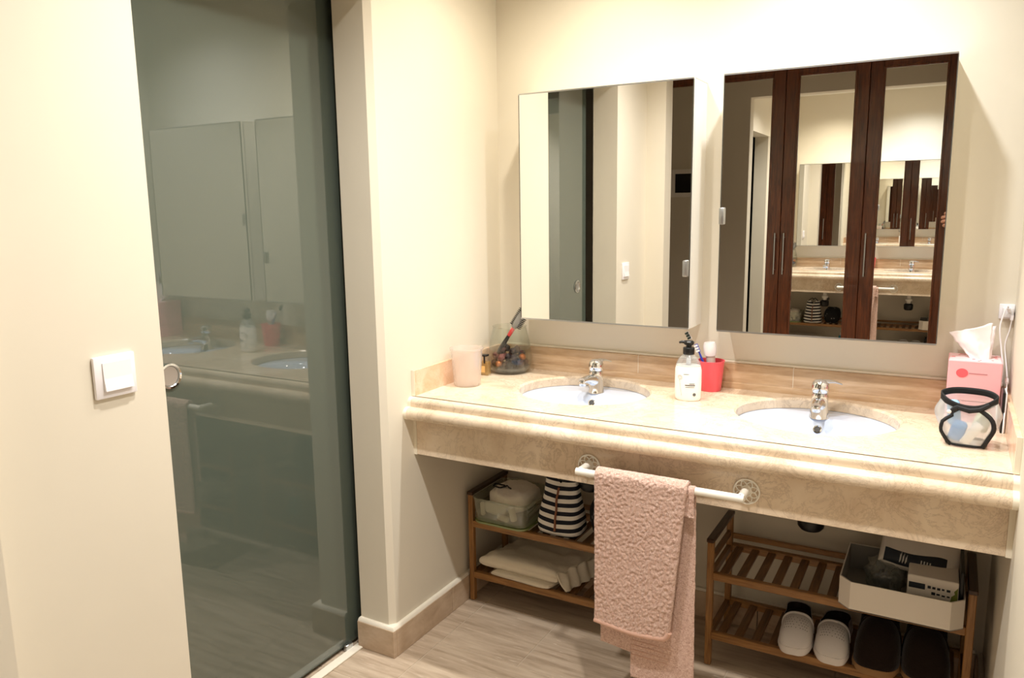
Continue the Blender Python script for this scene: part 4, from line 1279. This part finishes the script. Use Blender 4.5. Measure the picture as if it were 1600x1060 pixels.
sol = l4.modifiers.new('thickness', 'SOLIDIFY'); sol.thickness = 0.003
place(root, l1, l3, l4)
# teal bottle at the hidden end of that shelf (seen in the mirrors)
root = empty('teal_bottle', (0.640, -0.20, SH0), 'teal bottle on the lower rack shelf behind the towel', 'bottle')
t1 = MB().lathe([(0.026, 0.0), (0.028, 0.003), (0.028, 0.075), (0.022, 0.085)], 24, (0.640, -0.20, SH0)).build('bottle_body', mat('teal_plastic', (58, 128, 146), 0.35))
t2 = MB().lathe([(0.015, 0.085), (0.016, 0.088), (0.016, 0.105), (0.013, 0.108)], 20, (0.640, -0.20, SH0)).build('cap', M_WHITEPL)
place(root, t1, t2)

# white card tray with cut corners on the second rack
zt0 = SH1 - 0.0005
X0, X1, YF, YB, ch, H = 1.300, 1.613, -0.345, -0.062, 0.032, 0.084
OUT = [(X0, YB), (X0, YF + ch), (X0 + ch, YF), (X1 - ch, YF), (X1, YF + ch), (X1, YB)]
def inset(poly, d):
    cxp = (X0 + X1) / 2; cyp = (YF + YB) / 2
    return [(px + (d if px < cxp else -d), py + (d if py < cyp else -d)) for px, py in poly]
root = empty('card_tray', ((X0 + X1) / 2, (YF + YB) / 2, zt0), 'white card tray with cut corners on the bamboo rack', 'tray')
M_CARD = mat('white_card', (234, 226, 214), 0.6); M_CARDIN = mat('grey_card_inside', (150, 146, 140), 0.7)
INN = inset(OUT, 0.003)
n = len(OUT)
ps = []
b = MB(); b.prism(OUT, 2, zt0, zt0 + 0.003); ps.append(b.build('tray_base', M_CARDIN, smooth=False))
for k in range(n):
    A, B = OUT[k], OUT[(k + 1) % n]; A2, B2 = INN[k], INN[(k + 1) % n]
    b = MB(); b.prism([A, B, B2, A2], 2, zt0 + 0.0005, zt0 + H)
    ps.append(b.build('tray_wall', M_CARD, smooth=False))
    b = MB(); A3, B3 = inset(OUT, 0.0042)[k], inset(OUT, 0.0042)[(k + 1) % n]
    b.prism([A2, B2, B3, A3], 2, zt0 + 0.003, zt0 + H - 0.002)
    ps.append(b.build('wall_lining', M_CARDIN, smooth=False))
place(root, *ps)
# white carton with a dark printed label, in the tray
zi = zt0 + 0.0035
root = empty('white_carton', (1.545, -0.255, zi), 'white carton with dark printed label standing in the card tray', 'carton')
c1 = MB().box((1.472, -0.300, zi), (1.596, -0.170, zi + 0.118), 0.002, 1).build('carton_box', M_CARD, smooth=False)
M_NAVY = mat('dark_navy_print', (34, 40, 48), 0.5); M_GRN = mat('olive_green_print', (116, 126, 48), 0.5)
c2 = MB().box((1.476, -0.3012, zi + 0.082), (1.516, -0.3004, zi + 0.098)).build('printed_label', M_NAVY, smooth=False)
b = MB()
rr_ = random.Random(11)
for q in range(9):
    u0 = 1.522 + (q % 5) * 0.0115; zq = zi + (0.088 if q < 5 else 0.072) + rr_.uniform(-0.001, 0.001)
    if q >= 5: u0 = 1.532 + (q - 5) * 0.0125
    b.box((u0, -0.3012, zq), (u0 + rr_.uniform(0.006, 0.0095), -0.3004, zq + rr_.uniform(0.004, 0.008)))
c3 = b.build('printed_marks', M_NAVY, smooth=False)
b = MB(); b.prism([(1.578, zi + 0.060), (1.5945, zi + 0.060), (1.5945, zi + 0.104), (1.586, zi + 0.092), (1.588, zi + 0.084), (1.580, zi + 0.076)], 1, -0.3012, -0.3004)
c4 = b.build('printed_leaf', M_GRN, smooth=False)
place(root, c1, c2, c3, c4)
# soft wipes pack with black band behind / above it
root = empty('wipes_pack', (1.53, -0.115, zi), 'white soft pack with a black printed band leaning in the tray', 'pack')
b = MB()
MP = Matrix.Translation((1.500, -0.165, zi + 0.1205)) @ Matrix.Rotation(math.radians(7), 4, 'Y') @ Matrix.Rotation(math.radians(30), 4, 'X')
def pack(u, v):
    a = 2 * PI * v
    t = abs(2 * u - 1)
    k = math.sqrt(max(0.0, 1 - t ** 8))
    p = Vector(((u - 0.5) * 0.215, 0.056 * math.copysign(abs(math.cos(a)) ** 0.5, math.cos(a)), 0.030 * k * math.copysign(abs(math.sin(a)) ** 0.7, math.sin(a)) + 0.002 * noise.noise(Vector((u * 6, v * 6, 0)))))
    return MP @ p
V = b.grid(pack, 36, 40, closev=True); b.bm.faces.new(V[0]); b.bm.faces.new(V[-1])
w1 = b.build('pack_body', M_CARD, angle=180)
def patch(name, u0, u1, v0, v1, mm, wob=0.0, off=0.0012):
    b = MB()
    def f(s_, t_):
        u = u0 + (u1 - u0) * s_; v = v0 + (v1 - v0) * t_ + wob * math.sin(s_ * 5)
        p = pack(u, v); q = MP @ Vector(((u - 0.5) * 0.215, 0, 0))
        return p + (p - q).normalized() * off
    b.grid(f, 20, 8)
    return b.build(name, mm, angle=180)
w2 = patch('printed_band', 0.06, 0.80, 0.27, 0.47, M_NAVY, 0.015)
w3 = patch('printed_leaf', 0.86, 0.95, 0.32, 0.52, M_GRN)
w4 = patch('printed_seal', 0.40, 0.49, 0.455, 0.50, M_CARD, 0, 0.002)
M_PGREY = mat('light_print', (196, 194, 186), 0.5)
pl = []
for q in range(4):
    pl.append(patch('printed_stroke', 0.50 + 0.035 * q, 0.515 + 0.035 * q, 0.32, 0.43, M_PGREY, 0, 0.002))
for q in range(3):
    pl.append(patch('printed_stroke', 0.25 + 0.035 * q, 0.268 + 0.035 * q, 0.30 + 0.01 * q, 0.42, M_PGREY, 0.02, 0.002))
place(root, w1, w2, w3, w4, *pl)
block('flat_case', 'black flat case standing between white carton and tray end', 'case', (1.6025, -0.215, zi + 0.076), (0.010, 0.17, 0.150), (0, 0, 0), M_BLACKPL, 0.003)
# crumpled clear bag with black contents
o = lump('crumpled_bag', (1.412, -0.200, zi + 0.0520), (0.050, 0.062, 0.050), M_CLEARBAG, 21.0, 0.35, 3.0, pw=0.8, zmin=zi)
tag(o, 'crumpled clear plastic bag beside the white carton in the tray', 'plastic bag')
o = lump('black_bundle', (1.418, -0.205, zi + 0.036), (0.034, 0.044, 0.033), mat('black_binding'), 27.0, 0.25, 2.0, pw=0.8, zmin=zi + 0.002)
tag(o, 'small black bundle inside the crumpled clear bag', 'bundle')

# shoes on the lower shelf
def foot_outline(L_, wd, toe):
    """half-widths along the length, t = 0 at the toe, 1 at the heel"""
    def hw(t):
        a = wd * 0.5
        front = math.sqrt(max(0.0, 1 - ((0.24 - t) / 0.24) ** 2)) if t < 0.24 else 1.0
        back = math.sqrt(max(0.0, 1 - ((t - 0.80) / 0.20) ** 2)) if t > 0.80 else 1.0
        mid = 1 - 0.13 * smooth((t - 0.28) / 0.35)
        return a * (front ** toe) * back * mid
    return hw
def make_shoe(name, x, yt, z, yaw, mir, L_, wd, h, sole_h, m_up, m_sole, m_in, holes, label, group, cat):
    """Backless clog: toe at yt towards the camera, heel towards the wall."""
    root = empty(name, (x, yt, z), label, cat, group)
    root.rotation_euler = (0, 0, yaw)
    hw = foot_outline(L_, wd, 0.62)
    cen = lambda t: mir * 0.006 * math.sin(t * PI)
    ts = [0.003 + 0.9965 * (0.5 - 0.5 * math.cos(PI * k / 30)) for k in range(31)]
    # sole
    b = MB()
    right = [(cen(t) + hw(t), L_ * t) for t in ts]; left = [(cen(t) - hw(t), L_ * t) for t in ts][::-1]
    out = right + left
    lo = [b.bm.verts.new((px * 0.95, py * 0.98 + 0.002, 0.0)) for px, py in out]
    mi = [b.bm.verts.new((px * 1.05, py - 0.002, sole_h * 0.55)) for px, py in out]
    hi = [b.bm.verts.new((px * 1.00, py, sole_h)) for px, py in out]
    n_ = len(out)
    for A, B in ((lo, mi), (mi, hi)):
        for k in range(n_): b.bm.faces.new((A[k], A[(k + 1) % n_], B[(k + 1) % n_], B[k]))
    b.bm.faces.new(lo[::-1]); b.bm.faces.new(hi)
    so = b.build('sole', m_sole, root, angle=50)
    # upper: dome from the toe to the collar
    tend = 0.455
    def upper(u, v, k=1.0):
        t = tend * u
        a = PI * v
        w_ = hw(max(t, 0.0)) * 0.985 * k
        hh = h * (0.34 + 0.66 * math.sin(min(1.0, t / 0.42) * PI / 2)) * k * (1 if u > 0 else 1)
        nar = 1 - (0.10 * smooth(u)) * math.sin(a) ** 2
        px = cen(t) - w_ * nar * math.copysign(abs(math.cos(a)) ** 0.7, math.cos(a))
        pz = sole_h * 0.8 + hh * (abs(math.sin(a)) ** 0.6)
        py = L_ * t + 0.016 * (1 - u) ** 3 * math.sin(a)
        return (px, py, pz)
    b = MB(); V = b.grid(lambda u, v: upper(u, v), 30, 32)
    up = b.build('upper', m_up, root, angle=180)
    sd = up.modifiers.new('thickness', 'SOLIDIFY'); sd.thickness = 0.004; sd.offset = -1
    b = MB(); b.tube([Vector(upper(1.0, v / 24)) + Vector((0, 0, 0.001)) for v in range(25)], 0.0042, 8)
    b.build('collar', m_up, root)
    # closed heel: low wall around the back, dark lining inside
    def heel(u, v, k=1.0):
        ang = u                       # 0 .. 1 around the heel from one side to the other
        t = 0.44 + 0.5585 * math.sin(PI * ang)
        sgn = -1 if ang < 0.5 else 1
        top = h * (0.98 - 0.46 * math.sin(PI * ang) ** 0.8)
        return (cen(t) + sgn * hw(t) * (0.97 - 0.10 * v) * k, L_ * (0.5 + (t - 0.5) * (k * 1.0)) - 0.006 * v * math.sin(PI * ang), sole_h * 0.8 + top * v)
    b = MB(); b.grid(lambda u, v: heel(u, v), 41, 8); b.build('heel_wall', m_up, root, angle=180)
    b = MB(); b.grid(lambda u, v: heel(u, v, 0.95), 41, 8); b.build('lining', m_in, root, angle=180)
    # foot bed
    b = MB()
    mi2 = [b.bm.verts.new((px * 0.92, 0.006 + py * 0.955, sole_h + 0.001)) for px, py in out]
    b.bm.faces.new(mi2)
    b.build('footbed', m_in, root, smooth=False)
    if holes:
        b = MB()
        for r_ in range(5):
            for q in range(9 - (r_ % 2)):
                u = 0.42 + r_ * 0.09; v = 0.5 + (q - (8 - (r_ % 2)) / 2) * 0.052
                p = Vector(upper(u, v)); p2 = Vector(upper(u, v, 1.03)); nrm = (Vector(upper(u, v + 0.01)) - p).cross(Vector(upper(u + 0.01, v)) - p).normalized()
                if nrm.z < 0: nrm = -nrm
                M = Matrix.Translation(p + nrm * 0.0003) @ Vector((0, 0, 1)).rotation_difference(nrm).to_matrix().to_4x4()
                b.lathe([(0.0014, 0.0), (0.0, 0.0002)], 8, cap0=False, cap1=False, M=M)
        o = b.build('perforation', mat('dark_hole'), root); tag(o, kind='stuff')
    return root
m = mat('white_clog_foam', (232, 226, 222), 0.55, spec=0.3); v = coords(m); bump(m, ntex(m, v, 260, 2), 0.12, 0.001)
M_CLOG = m
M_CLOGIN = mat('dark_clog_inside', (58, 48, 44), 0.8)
m = mat('dark_brown_felt', (36, 27, 23), 0.98, sheen=0.15, spec=0.05); v = coords(m); bump(m, ntex(m, v, 200, 4), 0.6, 0.003)
M_FELT = m
M_TAN = mat('tan_sole', (148, 112, 72), 0.7)
make_shoe('clog', 1.183, -0.318, SH0, 0.10, 1, 0.262, 0.097, 0.058, 0.024, M_CLOG, M_CLOG, M_CLOGIN, True, 'white perforated clog beside the empty rack slats', 'white clogs', 'clog')
make_shoe('clog', 1.288, -0.318, SH0, 0.00, -1, 0.262, 0.097, 0.058, 0.024, M_CLOG, M_CLOG, M_CLOGIN, True, 'white perforated clog beside the dark slipper', 'white clogs', 'clog')
make_shoe('slipper', 1.404, -0.322, SH0, 0.02, 1, 0.268, 0.125, 0.112, 0.022, M_FELT, M_TAN, M_FELT, False, 'dark felt slipper with tan sole next to the white clogs', 'dark slippers', 'slipper')
make_shoe('slipper', 1.538, -0.322, SH0, 0.02, -1, 0.268, 0.125, 0.112, 0.022, M_FELT, M_TAN, M_FELT, False, 'dark felt slipper with tan sole at the rack end', 'dark slippers', 'slipper')

# ------------------------------------------------------------------ the photographer's hand holding the phone (seen in the mirror edge)
hand_m = mat('skin', (206, 150, 124), 0.55, spec=0.3)
def skinned(name, chains, material, parent=None):
    """chains: list of [(point, radius), ...]; all start from the first vertex of the first chain where points coincide."""
    verts, edges, rad, idx = [], [], [], {}
    for ch in chains:
        prev = None
        for p, r in ch:
            key = tuple(round(c, 5) for c in p)
            if key not in idx:
                idx[key] = len(verts); verts.append(p); rad.append(r)
            if prev is not None: edges.append((prev, idx[key]))
            prev = idx[key]
    me = bpy.data.meshes.new(name); me.from_pydata(verts, edges, [])
    o = bpy.data.objects.new(name, me); COL.objects.link(o)
    sk = o.modifiers.new('skin', 'SKIN'); sk.use_smooth_shade = True
    for i, d in enumerate(me.skin_vertices[0].data):
        r = rad[i]; d.radius = (r, r) if not isinstance(r, tuple) else r
        d.use_root = (i == 0)
    sb = o.modifiers.new('sub', 'SUBSURF'); sb.levels = 2; sb.render_levels = 2
    me.materials.append(material)
    if parent is not None: o.parent = parent
    return o
root = empty('person', (1.545, -2.66, 1.25), 'hand of a person holding a phone up at the mirror edge', 'person')
W0 = (1.572, -2.665, 1.300)
hp = []
PALM = (1.528, -2.648, 1.342)
fore = [(W0, 0.024), (PALM, 0.027)]
knk = [(1.492, -2.636, 1.392), (1.482, -2.634, 1.371), (1.480, -2.634, 1.349), (1.486, -2.636, 1.328)]
chains = [[((1.690, -2.780, 1.130), 0.038), ((1.630, -2.722, 1.215), 0.031), (W0, 0.025), (PALM, 0.029)]]
for q, k_ in enumerate(knk):
    a_ = (k_[0] - 0.026 + 0.003 * abs(q - 1), k_[1] + 0.016, k_[2] + 0.004)
    b_ = (a_[0] + 0.012, a_[1] + 0.024, a_[2] + 0.004)
    c_ = (b_[0] + 0.022, b_[1] + 0.006, b_[2] + 0.004)
    chains.append([(PALM, 0.029), (k_, 0.0125), (a_, 0.0098), (b_, 0.0090), (c_, 0.0078)])
chains.append([(PALM, 0.029), ((1.535, -2.630, 1.372), 0.0135), ((1.530, -2.618, 1.400), 0.0105), ((1.520, -2.612, 1.420), 0.0085)])
hp.append(skinned('hand', chains, hand_m))
b = MB(); b.tube([(1.720, -2.808, 1.088), (1.690, -2.780, 1.130), (1.640, -2.732, 1.201)], [0.058, 0.052, 0.044], 20)
hp.append(b.build('sleeve', mat('dark_sleeve', (52, 50, 56), 0.9)))
place(root, *hp)
ph_m = Matrix.Translation((1.560, -2.6235, 1.415)) @ cm.to_3x3().to_4x4()
t = bmesh.new(); bmesh.ops.create_cube(t, size=1.0); t.transform(Matrix.Diagonal((0.150, 0.072, 0.008, 1)))
bmesh.ops.bevel(t, geom=t.edges[:], offset=0.0025, segments=2, affect='EDGES')
b = MB(); b.merge(t, ph_m)
tag(b.build('camera_phone', M_BLACKPL), 'black phone held up in the hand of the person', 'phone')
